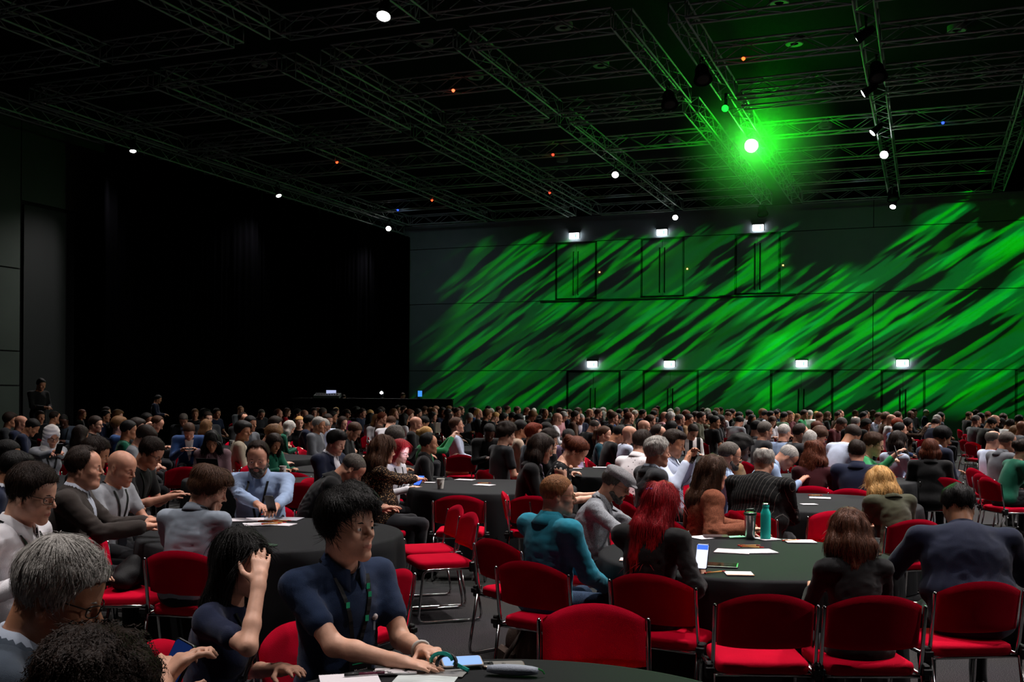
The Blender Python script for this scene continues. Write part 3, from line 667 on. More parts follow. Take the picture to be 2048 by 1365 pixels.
# ------------------------------------------------------------------ seated skeleton: x forward, y left, z up, floor at 0
POSES = dict(
    up=dict(lean=3, hp=6), lookup=dict(lean=-3, hp=-10), back=dict(lean=-8, hp=8), down=dict(lean=12, hp=34, lw=(.34, .05, .76), rw=(.34, -.05, .76), curl=.9),
    write=dict(lean=27, hp=40, lw=(.50, .13, .80), rw=(.50, -.10, .80), curl=.6), chin=dict(lean=15, hp=12, rw='chin', lw=(.40, .10, .78), curl=.9),
    phoneup=dict(lean=0, hp=0, rw=(.42, -.04, 1.16), lw=(.42, .06, 1.15), curl=.9), turnl=dict(lean=4, hp=6, hy=38), turnr=dict(lean=4, hp=6, hy=-38), cross=dict(lean=0, hp=4, rw=(.22, .10, .86), lw=(.24, -.10, .84)), slump=dict(lean=20, hp=26, lw=(.42, .10, .74), rw=(.42, -.10, .74)),
    stand=dict(lean=3, hp=18, stand=True, lw=(.30, .06, 1.12), rw=(.30, -.06, 1.12), curl=.8))
def skel(q):
    g = lambda k, d: q.get(k, d); f = q.get('sex', 'm') == 'f'; sw = g('sw', .165 if f else .195); z0 = .545
    if q.get('stand'): z0 = .96
    ln = g('lean', 4); sd = g('side', 0); tw = g('twist', 0)
    J = {}; pel = np.array((0., 0, z0)); up0 = rot('Y', ln * .7) @ rot('X', -sd * .6) @ np.array((0, 0, 1.)); Rt = rot('Z', tw) @ rot('Y', ln * 1.25) @ rot('X', -sd)
    mid = pel + .25 * up0; nb = mid + .26 * (Rt @ np.array((0, 0, 1.))); J.update(pel=pel, mid=mid, nb=nb, Rt=Rt, up0=up0)
    sc = nb - Rt @ np.array((.005, 0, .068)); J['shL'] = sc + Rt @ np.array((0, sw, 0)); J['shR'] = sc - Rt @ np.array((0, sw, 0)); J['sc'] = sc
    Rh = rot('Z', g('hy', 0) + tw) @ rot('Y', g('hp', 5)) @ rot('X', g('hr', 0))
    nd = unit(.55 * Rt @ np.array((0, 0, 1.)) + .45 * Rh @ np.array((.12, 0, 1.))); piv = nb + nd * .065 + np.array((.01, 0, 0))
    J['Rh'] = Rh; J['hd'] = piv + Rh @ np.array((.030, 0, .072)); J['hs'] = g('hs', 1.0); J['top'] = J['hd'] + np.array((0, 0, .125)) * J['hs']
    J['top'] = J['hd'] + J['hs'] * (Rh @ SKULL_C + np.array((0, 0, math.sqrt(sum((Rh[2, i] * SKULL_R[i]) ** 2 for i in range(3))) + .012)))
    for S, sg in (('L', 1), ('R', -1)):
        sh = J['sh' + S]; W = g('lw' if sg > 0 else 'rw', None)
        if W is None: W = (.30, sg * .12, z0 + .115)
        if isinstance(W, str): W = J['hd'] + Rh @ np.array((.085, sg * .045, -.165))
        if ('lwrel' if sg > 0 else 'rwrel') in q: W = sh + np.array(q['lwrel' if sg > 0 else 'rwrel'])
        W = np.array(W, float); l1, l2 = .285, .255; d = W - sh; D = np.linalg.norm(d)
        if D > .99 * (l1 + l2): W = sh + d * (.99 * (l1 + l2) / D); d = W - sh; D = np.linalg.norm(d)
        hint = np.array(g('eL' if sg > 0 else 'eR', (-.35, sg * .55, -1.))); e = unit(d); hint = unit(hint - e * (hint @ e))
        a = (l1 * l1 - l2 * l2 + D * D) / (2 * D); hh = math.sqrt(max(l1 * l1 - a * a, 1e-6)); J['el' + S] = sh + e * a + hint * hh; J['wr' + S] = W
        J['hip' + S] = pel + np.array((.02, sg * .09, -.02))
        if q.get('stand'): J['kn' + S] = np.array((.03, sg * .10, .50)); J['an' + S] = np.array((-.02, sg * .11, .08))
        else:
            kn = g('kn', .44); J['kn' + S] = np.array((kn, sg * (.10 + g('knw', .04)), .50)); J['an' + S] = np.array((kn + g('an', -.03), sg * (.10 + g('knw', .04)), .08))
    return J
def hand_prims(s, wr, fw, pn, sg, curl=.4, spread=1.0, pinch=0.0):
    """palm and five fingers; fw = forearm direction, pn = palm normal, sg = +1 left hand"""
    x = unit(fw); z = unit(np.array(pn) - x * (np.array(pn) @ x)); y = np.cross(z, x) * 1.0
    th = y * (-sg) if False else y * sg      # thumb side
    T = lambda a, b, c: wr + x * a + th * b + z * c
    s.cone(T(-.02, 0, 0), T(.03, .0, 0), .026, .026, k=.015)
    for b in (-.024, -.008, .010, .026): s.cone(T(.025, b * .7, 0), T(.088, b, 0), .0135, .0115, k=.012)
    base = [(.090, .029, .072, -.2), (.096, .010, .082, -.05), (.092, -.009, .076, .08), (.082, -.027, .060, .2)]
    for i, (a, b, L, sp) in enumerate(base):
        c0 = curl * (1.0 + .12 * i); ang = c0 * 22; p = T(a - .004, b, .0); rr = (.0088, .0092, .0088, .0076)[i]
        for sl, da in ((.46, 28), (.30, 42), (.24, 34)):
            dv = math.cos(R(ang)) * (x + th * sp * -.9 * spread * .35) + math.sin(R(ang)) * z; dv = unit(dv); qn = p + dv * L * sl; s.cone(p, qn, rr, rr * .9, k=.006); p = qn; rr *= .92; ang += da * c0
    p = T(.012, .026, .006); dv = unit(x * .62 + th * .78 + z * (.25 + .35 * curl)); q1 = p + dv * .042; s.cone(p, q1, .0145, .0105, k=.012)
    dv = unit(x * .9 + th * (.35 - .3 * curl) + z * (.15 + .5 * curl)); q2 = q1 + dv * .03; s.cone(q1, q2, .0105, .0092, k=.006); s.cone(q2, q2 + unit(dv + x * .3) * .024, .0092, .0075, k=.006)
def garment(J, q, h, kind, seed=0):
    """kind: tee, shirt, jacket, sleeveless"""
    f = q.get('sex', 'm') == 'f'; s = SDF(h); e = dict(tee=.010, shirt=.010, jacket=.022, sleeveless=.006)[kind] + q.get('ease', 0.0); Rt = J['Rt']; sw = np.linalg.norm(J['shL'] - J['shR']) / 2; wf = sw / .195; be = q.get('belly', 0.0)
    if f: wf *= 1.02
    fwd = lambda a, b, c: Rt @ np.array((a, b, c))
    s.ell(J['pel'] + (.0, 0, .01), (.125 + e + be * .3, (.182 if f else .172) + e + be * .3, .115), k=.05)
    m1 = J['pel'] + J['up0'] * .15
    s.ell(m1 + (.012 + be * .5, 0, 0), (.108 + e + be, (.138 if f else .152) * wf + e + be * .8, .15), k=.07)
    s.ell(J['mid'] + fwd(.008, 0, .085), (.110 + e + be * .3, (.148 if f else .165) * wf + e + be * .3, .165), Rt, k=.07)
    s.cone(J['sc'] + (J['shL'] - J['sc']) * .72, J['sc'] + (J['shR'] - J['sc']) * .72, .050 + e * .8, k=.05)
    if f:
        for y in (-1, 1): s.ell(J['mid'] + fwd(.085, y * .068, .045), (.050, .060, .055), Rt, k=.05)
    if q.get('hunch'): s.ell(J['nb'] - fwd(.05, 0, .07), (.07, .12, .09), Rt, k=.07)
    for S in 'LR':
        sh, el, wr = J['sh' + S], J['el' + S], J['wr' + S]
        s.cone(J['nb'] - fwd(.018, 0, .048), sh + fwd(0, 0, .010), .046 + e * .3, .040 + e * .8, k=.04)
        if kind == 'sleeveless': s.ell(sh, (.050, .050, .055), k=.03); continue
        ra = .042 if f else .049; 
        if kind == 'tee':
            t = q.get('slv', .62); s.cone(sh, sh + (el - sh) * t, ra + e * .8, ra + e * .6, k=.04)
        else:
            s.cone(sh, el, ra + e * .8, ra * .80 + e * .8, k=.04); d = wr - el; end = q.get('cuff', .93); s.cone(el, el + d * end, ra * .80 + e * .8, .034 + e * .7, k=.025)
    if kind == 'jacket':
        for S in 'LR': s.ell(J['sh' + S] + fwd(0, 0, .022), (.056, .046, .028), Rt, k=.05)
    if kind == 'jacket': s.ell(J['pel'] + (-.02, 0, -.005), (.140, .188 + be * .3, .10), k=.05)
    # neck opening
    col = q.get('collar', 'shirt' if kind in ('shirt', 'jacket') else 'none')
    V, F = s.mesh(); V = relax(V, F, 1, .4); N = normals(V, F)
    amp = dict(tee=.006, shirt=.0075, jacket=.008, sleeveless=.002)[kind]
    if h < .018:
        # folds gather at the elbows, arm pits and waist
        near = np.full(len(V), .25)
        for p, rr, wgt in ((J['elL'], .11, 1.1), (J['elR'], .11, 1.1), (m1, .16, .9), (J['shL'] - fwd(0, .05, .06), .10, .25 if kind == 'jacket' else .8), (J['shR'] + fwd(0, .05, -.06), .10, .25 if kind == 'jacket' else .8)): near += wgt * np.exp(-((V - p) ** 2).sum(1) / rr ** 2)
        w1 = wob(V, 95, seed, (.7, .7, 1.2)); w1 = .7 - np.abs(w1); V = V + N * (amp * near * (w1 * 1.0 + (.25 if kind == 'jacket' else .7) * wob(V, 40, seed + 1, (.6, .6, 1.3))))[:, None]
    return V, F
def vee_mask(J, V, F, h):
    """shirt front between the lapels; edge points are pulled on to the lapel line so that it runs straight"""
    L = (V - J['nb']) @ J['Rt']; b = .062 * (1 + L[:, 2] / .34) + .006; ok = (L[:, 0] > .03) & (L[:, 2] > -.36) & (L[:, 2] < .02) & (np.abs(np.abs(L[:, 1]) - b) < .55 * h)
    L[ok, 1] = np.sign(L[ok, 1]) * np.maximum(b[ok], 0); V = L @ J['Rt'].T + J['nb']
    C = L[F].mean(1); bc = .062 * (1 + C[:, 2] / .34) + .006
    return V, ((C[:, 0] > .04) & (C[:, 2] > -.34) & (C[:, 2] < -.015) & (np.abs(C[:, 1]) < bc)).astype(int)
def collar_mesh(J, kind, h=.008, open_=.0):
    """standing/folded collar around the neck, a little open at the throat"""
    b = MB(); Rt = J['Rt']; c = J['nb'] + Rt @ np.array((.008, 0, .004)); n = 22; rows = [(.064, -.006), (.062, .030), (.066, .034), (.080, .004), (.088, -.016)] if kind == 'shirt' else [(.070, -.022), (.066, .014), (.071, .020), (.094, -.012), (.116, -.046)]
    V = []; F = []; a0 = .30 + open_; k = len(rows)
    for i in range(n + 1):
        a = a0 + (2 * PI - 2 * a0) * i / n; fr = max(0, math.cos(a))
        for j, (r, z) in enumerate(rows):
            V.append(c + Rt @ np.array((r * math.cos(a) * 1.02 + fr * .016, r * math.sin(a) * 1.05, z - .050 * fr - (.030 * fr ** 3 if j > 2 else 0))))
    for i in range(n):
        for j in range(k - 1): F.append([i * k + j, (i + 1) * k + j, (i + 1) * k + j + 1, i * k + j + 1])
    return b.add(V, F)
def body_mesh(J, q, hb, hh, hhand, seed, bare):
    """skin: head, neck, chest, arms, hands as one mesh. bare: 'arms' shows arms, else only hands matter"""
    f = q.get('sex', 'm') == 'f'; Rh, hd, hs = J['Rh'], J['hd'], J['hs']
    nk = Rh.T @ (J['nb'] + J['Rt'] @ np.array((.0, 0, -.04)) - hd) / hs
    V1, F1, m1 = head_mesh(hh, 'f' if f else 'm', seed, nk, q.get('fat', 0), q.get('lids', .5)); V1 = (V1 * hs) @ Rh.T + hd
    s = SDF(hb); fwd = lambda a, b, c: J['Rt'] @ np.array((a, b, c))
    s.ell(J['mid'] + fwd(.0, 0, .07), (.09, .13, .15), J['Rt'], k=.05); s.cone(J['shL'], J['shR'], .05, k=.04); s.cone(J['nb'] - fwd(0, 0, .06), J['nb'] + fwd(.004, 0, .02), .062, .054, k=.04)
    for S in 'LR':
        sh, el, wr = J['sh' + S], J['el' + S], J['wr' + S]; ra = .037 if f else .044
        s.cone(J['nb'] - fwd(0, 0, .03), sh, .045, .045, k=.03); s.cone(sh, el, ra, ra * .84, k=.03)
    V2, F2 = s.mesh(); V2 = relax(V2, F2, 1, .3)
    Vs, Fs, ms = [V1, V2], [F1, F2 + len(V1)], [m1, np.zeros(len(F2), int)]; n = len(V1) + len(V2)
    for S, sg in (('L', 1), ('R', -1)):
        s = SDF(hhand); el, wr = J['el' + S], J['wr' + S]; fw = unit(wr - el) + np.array(q.get('hf' + S, (0, 0, 0)))
        ra = .037 if f else .044; s.cone(el + (J['sh' + S] - el) * .35, el, ra * .93, ra * .87, k=.02); s.cone(el, el + (wr - el) * .35, ra * .86, ra * .83, k=.02); s.cone(el + (wr - el) * .35, wr, ra * .82, .0265, k=.02); hand_prims(s, wr + unit(wr - el) * .012, fw, q.get('pn' + S, (0, sg * .0, -1)) if not isinstance(q.get('pn' + S), str) else (0, 0, -1), sg if q.get('pn' + S, (0, 0, -1))[2] <= 0 else -sg, q.get('curl' + S, q.get('curl', .45)), q.get('spread', 1.0))
        V3, F3 = s.mesh(); Vs.append(V3); Fs.append(F3 + n); ms.append(np.zeros(len(F3), int)); n += len(V3)
    return np.concatenate(Vs), np.concatenate(Fs), np.concatenate(ms)
def trousers_mesh(J, q, h):
    s = SDF(h)
    s.ell(J['pel'] + (-.01, 0, -.02), (.125, .165, .095), k=.05)
    for S in 'LR': s.cone(J['hip' + S], J['kn' + S], .086, .064, k=.04); s.cone(J['kn' + S], J['an' + S], .062, .050, k=.02)
    V, F = s.mesh(); N = normals(V, F); return V + N * (.004 * wob(V, 40, 3))[:, None], F
def shoe_mesh():
    s = SDF(.012); s.cone((-.03, 0, .045), (.06, 0, .045), .042, .038, k=.02); s.cone((.06, 0, .040), (.17, 0, .030), .040, .030, k=.02); s.ell((-.01, 0, .09), (.045, .036, .04), k=.02)
    V, F = s.mesh(); V[:, 2] = np.maximum(V[:, 2], 0.0); return mk_mesh('shoe', V, F)
def glasses_mesh():
    b = MB()
    for y in (-1, 1):
        se = lambda t: math.copysign(abs(t) ** .6, t)
        b.tube([(.106 - .05 * ((abs(.032 + .023 * se(math.cos(a)))) / .06) ** 2 * .5, y * (.032 + .023 * se(math.cos(a))), .001 + .0155 * se(math.sin(a))) for a in np.linspace(0, 2 * PI, 17)[:-1]], .0018, 5, closed=True)
        b.tube([(.094, y * .053, .006), (.06, y * .068, .008), (.0, y * .079, .008), (-.02, y * .079, -.008)], .0017, 5)
    b.tube([(.105, -.012, .005), (.108, 0, .008), (.105, .012, .005)], .0016, 5)
    return b.mesh('glasses', True)
def brow_mesh():
    b = MB()
    for y in (-1, 1): b.tube([(.0935, y * .013, .0165), (.0915, y * .026, .0215), (.083, y * .040, .0205), (.073, y * .050, .0145)], [.002, .0032, .0028, .001], 5)
    return b.mesh('eyebrows', True)
def ribbon(V, F, pts, Rt, w=.018, off=.006):
    """a flat strip laid on the garment: pts are points near the breast bone, dropped on to the cloth from in front"""
    t = BVHTree.FromPolygons([Vector(v) for v in V], [tuple(f) for f in F]); out = []; fx = Vector(Rt @ np.array((1., 0, 0))); fy = Vector(Rt @ np.array((0, 1., 0)))
    for p in pts:
        hit = t.ray_cast(Vector(p) + fx * .23, -fx)
        if hit[0] is not None: out.append(hit[0] + fx * off)
    b = MB()
    if len(out) < 2: return b
    Vv = []; Fc = []
    for p in out: a, c = p + fy * (w / 2), p - fy * (w / 2); Vv += [a, c, c + fx * .0015, a + fx * .0015]
    for i in range(len(out) - 1):
        for j in range(4): Fc.append([i * 4 + j, i * 4 + (j + 1) % 4, i * 4 + 4 + (j + 1) % 4, i * 4 + 4 + j])
    b.add(Vv, Fc); return b, out[-1]
def lanyard(J, V, F, end=.27):
    Rt = J['Rt']; nb = J['nb']; b = MB(); tip = None
    for y in (-1, 1):
        pts = []
        for t in np.linspace(0, 1, 20):
            q = nb + Rt @ np.array((0, y * (.075 * (1 - t) + .012 * t), -.035 - end * t)); pts.append(q)
        r = ribbon(V, F, pts, Rt)
        if isinstance(r, tuple):
            m, tip = r
            for vv, ff in ((np.concatenate(m.V), m.F),): b.add(vv, ff)
    # behind the neck
    b.tube([nb + Rt @ np.array((.05 * math.cos(a) * 1.0 - .012, .082 * math.sin(a), .012 - .03 * max(0, math.cos(a)))) for a in np.linspace(R(80), R(280), 11)], .006, 4)
    return b, tip
# ------------------------------------------------------------------ colours of people
SKIN = dict(p=('#c98f76', .5), l=('#d8a58c', .5), t=('#b07a5c', .5), b=('#7a4c36', .5), d=('#4a2d22', .45), r=('#c08a72', .5))
def skin_mats(k):
    c, rg = SKIN[k]; cc = lin(c)
    lip = tuple(int(x) for x in (int(c[1:3], 16) * .90, int(c[3:5], 16) * .76, int(c[5:7], 16) * .78))
    return [mat('skin ' + k, c, rg, spec=.35, bump=(260, .035), vary=(28, .10), sss=.0), mat('lips ' + k, lip, .45, spec=.4), mat('eye white', '#cfc8c0', .25, spec=.6), mat('iris dark', '#1a100b', .15, spec=.7)]
HAIR = dict(k='#0d0a09', d='#22150e', b='#42291a', l='#6b4a2c', y='#c8995c', g='#9c9893', w='#c9c4bd', r='#7a2c14', R='#8e0c18', c='#54301f', o='#7d5232', a='#5a2a16', s='#4e4843')
def hair_mat(k, curly=False):
    st = (1, 1, .12) if not curly else (1, 1, 1)
    return mat('hair %s%s' % (k, ' curly' if curly else ''), HAIR[k], .55, spec=.18, bump=(240 if not curly else 160, .55, st), vary=(120 if not curly else 60, .45, st))
def cloth(c, kind='plain'):
    nm = 'cloth %s %s' % (kind, c)
    if nm in MATS: return MATS[nm]
    if kind == 'plain': return mat(nm, c, .85, spec=.15, bump=(420, .25), vary=(14, .10), sheen=.1)
    if kind == 'fine': return mat(nm, c, .7, spec=.25, bump=(420, .12), vary=(14, .06))
    m, nt, b = new_mat(nm); MATS[nm] = m; N = nt.nodes; L = nt.links; tc = N.new('ShaderNodeTexCoord'); b.inputs['Roughness'].default_value = .85; b.inputs['Specular IOR Level'].default_value = .15
    cr = N.new('ShaderNodeValToRGB'); e = cr.color_ramp.elements; cr.color_ramp.interpolation = 'LINEAR'
    def two(a, bb, p0, p1): e[0].position = p0; e[0].color = (*lin(a), 1); e[1].position = p1; e[1].color = (*lin(bb), 1)
    if kind in ('pinstripe', 'stripes', 'thin'):
        sc, a, bb, p0, p1 = dict(pinstripe=(22.0, '#6d6965', '#0b0b0c', .0, .09), stripes=(4.6, '#d8d4d2', '#0c0c0d', .47, .53), thin=(22.0, '#f0eef2', c, .2, .5))[kind]
        sp = N.new('ShaderNodeSeparateXYZ'); L.new(tc.outputs['Object'], sp.inputs[0]); ma = N.new('ShaderNodeMath'); ma.operation = 'MULTIPLY'; ma.inputs[1].default_value = sc * 3.0; L.new(sp.outputs[1], ma.inputs[0])
        ad = N.new('ShaderNodeMath'); ad.operation = 'MULTIPLY_ADD'; ad.inputs[1].default_value = sc * 1.5; L.new(sp.outputs[0], ad.inputs[0]); L.new(ma.outputs[0], ad.inputs[2])
        fr = N.new('ShaderNodeMath'); fr.operation = 'PINGPONG'; fr.inputs[1].default_value = 1.0; L.new(ad.outputs[0], fr.inputs[0]); L.new(fr.outputs[0], cr.inputs[0]); two(a, bb, p0, p1)
    elif kind in ('leopard', 'floral', 'darkfloral', 'knit', 'spark'):
        v = N.new('ShaderNodeTexVoronoi'); v.inputs['Scale'].default_value = dict(leopard=75, floral=26, darkfloral=24, knit=120, spark=70)[kind]; L.new(tc.outputs['Object'], v.inputs['Vector'])
        nz = N.new('ShaderNodeTexNoise'); nz.inputs['Scale'].default_value = dict(leopard=40, floral=60, darkfloral=50, knit=60, spark=30)[kind]; L.new(tc.outputs['Object'], nz.inputs['Vector'])
        ad = N.new('ShaderNodeMath'); ad.operation = 'MULTIPLY_ADD'; ad.inputs[1].default_value = .5; L.new(nz.outputs['Fac'], ad.inputs[0]); L.new(v.outputs['Distance'], ad.inputs[2]); L.new(ad.outputs[0], cr.inputs[0])
        two(*dict(leopard=('#a8835c', '#1a0f0a', .50, .58), floral=('#33333c', '#e4dfe2', .36, .42), darkfloral=('#b9b4b0', '#0f1012', .42, .48), knit=('#d0cccf', '#77737a', .3, .7), spark=('#c8a070', '#2a1a12', .4, .5))[kind])
    elif kind == 'heather':
        nz = N.new('ShaderNodeTexNoise'); nz.inputs['Scale'].default_value = 170; nz.inputs['Detail'].default_value = 4; L.new(tc.outputs['Object'], nz.inputs['Vector']); L.new(nz.outputs['Fac'], cr.inputs[0]); a = lin(c)
        e[0].position = .35; e[0].color = (*[x * .55 for x in a], 1); e[1].position = .65; e[1].color = (*[min(1, x * 1.3) for x in a], 1)
    L.new(cr.outputs[0], b.inputs['Base Color']); return m
# ------------------------------------------------------------------ chairs
M_red = mat('red wool upholstery', '#b40024', .9, spec=.06, bump=(380, .3), vary=(5, .10))
def round_rect(lx, ly, r, n=5):
    out = []
    for cx_, cy_, a0 in ((lx - r, ly - r, 0), (-lx + r, ly - r, 90), (-lx + r, -ly + r, 180), (lx - r, -ly + r, 270)):
        for i in range(n + 1): a = R(a0 + 90 * i / n); out.append((cx_ + r * math.cos(a), cy_ + r * math.sin(a)))
    return out
def cushion(lx, ly, t, r, crown=.008, c=(0, 0, 0)):
    b = MB(); prof = [(.03, -t / 2), (.004, -t / 2 + .006), (0, -t / 2 + .02), (0, t / 2 - .024), (.004, t / 2 - .010), (.018, t / 2 - .002), (.05, t / 2 + crown * .4), (.12, t / 2 + crown * .9)]
    V = []; F = []; m = 24
    for ins, z in prof:
        for (x, y) in round_rect(lx - ins, ly - ins, max(.012, r - ins * .6)): V.append((x + c[0], y + c[1], z + c[2]))
    for i in range(len(prof) - 1):
        for j in range(m): F.append([i * m + j, i * m + (j + 1) % m, (i + 1) * m + (j + 1) % m, (i + 1) * m + j])
    F.append(list(range(m))[::-1]); F.append([(len(prof) - 1) * m + j for j in range(m)])
    return b.add(V, F)
def backrest():
    b = MB(); nu, nv = 14, 9; V = []; F = []
    for side in (0, 1):
        for i in range(nu + 1):
            u = -1 + 2 * i / nu; u = math.copysign(abs(u) ** .8, u)
            for j in range(nv + 1):
                v = j / nv; v = .5 + .5 * math.copysign(abs(2 * v - 1) ** .75, 2 * v - 1); zt = .805 - .062 * abs(u) ** 2.2; zb = .53 + .012 * abs(u) ** 4; z = zb + v * (zt - zb)
                t = .036 * math.sqrt(max(0, 1 - abs(u) ** 10)) * math.sqrt(max(0, 1 - abs(2 * v - 1) ** 8)); x = -.205 - (z - .45) * .20 + .035 * u * u
                V.append((x + t * (.55 if side == 0 else -.45), .228 * u, z))
    n2 = (nu + 1) * (nv + 1); K = nv + 1
    for i in range(nu):
        for j in range(nv):
            a = i * K + j; F.append([a, a + K, a + K + 1, a + 1]); F.append([n2 + a, n2 + a + 1, n2 + a + K + 1, n2 + a + K])
    return b.add(V, F)
ME_seat = cushion(.215, .222, .062, .06, c=(.012, 0, .432)).mesh('seat', True); ME_back = backrest().mesh('backrest', True)
def frame_side(s):
    b = MB(); y = s * .243
    b.tube([(-.19, y, .405), (.16, y, .405), (.195, y, .385), (.205, y, .35), (.235, y, .06), (.225, y, .022), (.19, y, .012), (-.22, y, .012), (-.255, y, .022), (-.262, y, .06), (-.20, y, .405)], .0105, 8); return b
def post(s):
    b = MB(); y = s * .243; b.tube([(-.175, y, .40), (-.192, y, .47), (-.225 + .02, y, .55), (-.232, y, .735), (-.233, y, .748)], [.0105, .0105, .0105, .0105, .006], 8); return b
def bracket(s): b = MB(); b.box((-.185, s * .262, .42), (.055, .035, .075), bev=.006); b.box((-.215, s * .262, .425), (.02, .045, .03), bev=.004); return b
ME_frame = {s: frame_side(s).mesh('leg_frame', True) for s in (-1, 1)}; ME_post = {s: post(s).mesh('back_post', True) for s in (-1, 1)}; ME_brk = {s: bracket(s).mesh('link_bracket', False) for s in (-1, 1)}
ME_bar = {}
for k, x_ in (('f', .15), ('r', -.185)):
    b = MB(); b.tube([(x_, -.243, .398), (x_, .243, .398)], .0095, 8); ME_bar[k] = b.mesh('cross_bar', True)
fb = MB()
for s_ in (-1, 1):
    for q_ in (frame_side(s_), post(s_)): fb.add(np.concatenate(q_.V), q_.F)
ME_farframe = fb.mesh('frame', True)
CHAIRS = []
def chair(pos, yaw, label, fine=True, group='red stacking chairs', wob_=0.0):
    e = empty('stacking_chair', (pos[0], pos[1], 0), R(yaw), label, 'chair', group); CHAIRS.append(e)
    put('seat', ME_seat, M_red, e); put('backrest', ME_back, M_red, e)
    if fine:
        for s in (-1, 1): put('leg_frame', ME_frame[s], M_chrome, e); put('back_post', ME_post[s], M_chrome, e); put('link_bracket', ME_brk[s], M_blackmetal, e)
        for k in 'fr': put('cross_bar', ME_bar[k], M_chrome, e)
    else: put('frame', ME_farframe, M_chrome, e)
    return e
# ------------------------------------------------------------------ round tables under black cloths
M_cloth = mat('black polyester tablecloth', '#1c1d1f', .78, spec=.12, bump=(500, .15), vary=(2.2, .08))
TR, TZ = .915, .75
def table(x, y, label, seed=0, rot_=0):
    e = empty('banquet_table', (x, y, 0), rot_, label, 'table', 'round tables under black cloths')
    b = MB(); b.lathe([(.001, .70), (TR - .02, .70), (TR - .012, .735), (.001, .735)], 40); b.obj('tabletop', mat('plywood table board', '#8a6a48', .6), e, smooth=False)
    for i in range(4):
        a = PI / 4 + i * PI / 2; c = MB(); c.tube([(.5 * math.cos(a), .5 * math.sin(a), .7), (.56 * math.cos(a), .56 * math.sin(a), .01)], .014, 8); c.obj('leg', M_blackmetal, e)
    r = np.random.RandomState(seed + 40); n = 120; prof = [(0, .7445, 0), (.3, .7445, 0), (.6, .7445, 0), (TR - .03, .7445, 0), (TR - .008, .741, 0), (TR + .004, .728, .05), (TR + .010, .66, .35), (TR + .016, .45, .75), (TR + .024, .22, 1.0), (TR + .03, .012, 1.15)]
    ph = r.rand(6) * 6.28; V = [(0, 0, .7445)]; F = []
    for (rad, z, w_) in prof[1:]:
        for j in range(n):
            a = 2 * PI * j / n; f = .020 * math.sin(11 * a + ph[0]) + .014 * math.sin(17 * a + ph[1]) + .010 * math.sin(29 * a + ph[2]); rr = rad + w_ * f
            V.append((rr * math.cos(a), rr * math.sin(a), z))
    for j in range(n): F.append([0, 1 + j, 1 + (j + 1) % n])
    for i in range(len(prof) - 2):
        for j in range(n): a = 1 + i * n; F.append([a + j, a + n + j, a + n + (j + 1) % n, a + (j + 1) % n])
    m = MB(); m.add(V, F); m.obj('tablecloth', M_cloth, e, smooth=True)
    # pressed fold lines left in the cloth
    return e
TABLES = [(0.0, 3.04, 'black draped round table at the bottom edge with notebook and phones'), (-1.69, 7.45, 'black draped round table before the man in blue shirt with phone'), (-.21, 11.4, 'black draped round table with two paper cups and empty chairs'), (1.466, 6.55, 'black draped round table with steel tumbler and teal bottle'), (2.9, 9.9, 'black draped round table in front of the blonde woman in olive'),
          (-5.05, 11.6, 'black draped round table by the woman in white headscarf'), (-5.8, 19.0, 'black draped round table where the man in blue blazer writes'), (-2.87, 12.2, 'black draped round table with cup and napkin behind the blue shirt'), (-3.9, 16.2, 'black draped round table in front of the man in cream jacket'), (-.57, 19.4, 'black draped round table right of the man in light blue shirt'), (1.35, 13.6, 'black draped round table by the woman in teal shirt'), (3.95, 12.75, 'black draped round table by the man in green sweater'), (3.2, 16.6, 'black draped round table before the striped shirt'), (-2.0, 14.0, 'black draped round table behind the red haired woman with lit face'), (5.0, 15.8, 'black draped round table behind the woman in white shirt')]
for i, (x, y, t) in enumerate(TABLES): table(x, y, t, i, i * .7)
# ------------------------------------------------------------------ dressing people
COLS = dict(black='#0d0d0f', charcoal='#24262a', navy='#141c33', blue='#24406e', slate='#39434f', grey='#5d6066', silver='#8d9096', white='#d9d7dc', cream='#b9ad98', beige='#b7a08c', tan='#9a7a58', brown='#4a3024', maroon='#4a0f16', burgundy='#3a1218', pink='#c08a90', lilac='#9a86a8', mauve='#6b5258', red='#a8101c', magenta='#a01860', orange='#c8521a', green='#2c8450', emerald='#0f5a44', teal='#123f4c', olive='#3c3d2c', lightblue='#8fa3c4', khaki='#6a6a52', sky='#b8c2d8', sage='#6a8a70')
KINDS = dict(tee='tee', polo='tee', shirt='shirt', jacket='jacket', suit='jacket', blazer='jacket', sweater='shirt', hoodie='jacket', cardigan='shirt', blouse='shirt', top='shirt', coat='jacket', dress='sleeveless')
def parse(g):
    w = g.split(); c = [x for x in w if x in COLS]; k = [x for x in w if x in KINDS]
    pat = [x for x in ('pinstripe', 'striped', 'leopard', 'floral', 'darkfloral', 'heather', 'thin', 'sparkly') if x in w]
    pat = {'striped': 'stripes', 'sparkly': 'spark'}.get(pat[0], pat[0]) if pat else 'plain'
    hx = [x for x in w if x[0] == '#']
    return hx[0] if hx else (COLS[c[0]] if c else '#222222'), KINDS[k[0]] if k else 'shirt', pat
HNAME = dict(k='black', d='dark', b='brown', l='light brown', y='blond', g='grey', w='white', r='red', R='bright red', a='auburn', s='greying', c='brown', o='ginger')
SNAME = dict(short='short %s hair', buzz='cropped %s hair', messy='tousled %s hair', curly='curly %s hair', afro='full round %s hair', ring='balding %s hair', reced='receding %s hair', swept='swept %s hair', bob='%s bob', long='long %s hair', pony='%s ponytail', bun='%s hair pinned up', longcurly='long curly %s hair', fade='%s hair shaved at the sides')
ME_glass = glasses_mesh(); ME_brow = brow_mesh(); ME_shoe = shoe_mesh(); M_glass = mat('dark spectacle frame', '#0b0a0a', .3, spec=.5); M_wire = mat('thin metal spectacle frame', '#8a7a60', .3, metal=.9)
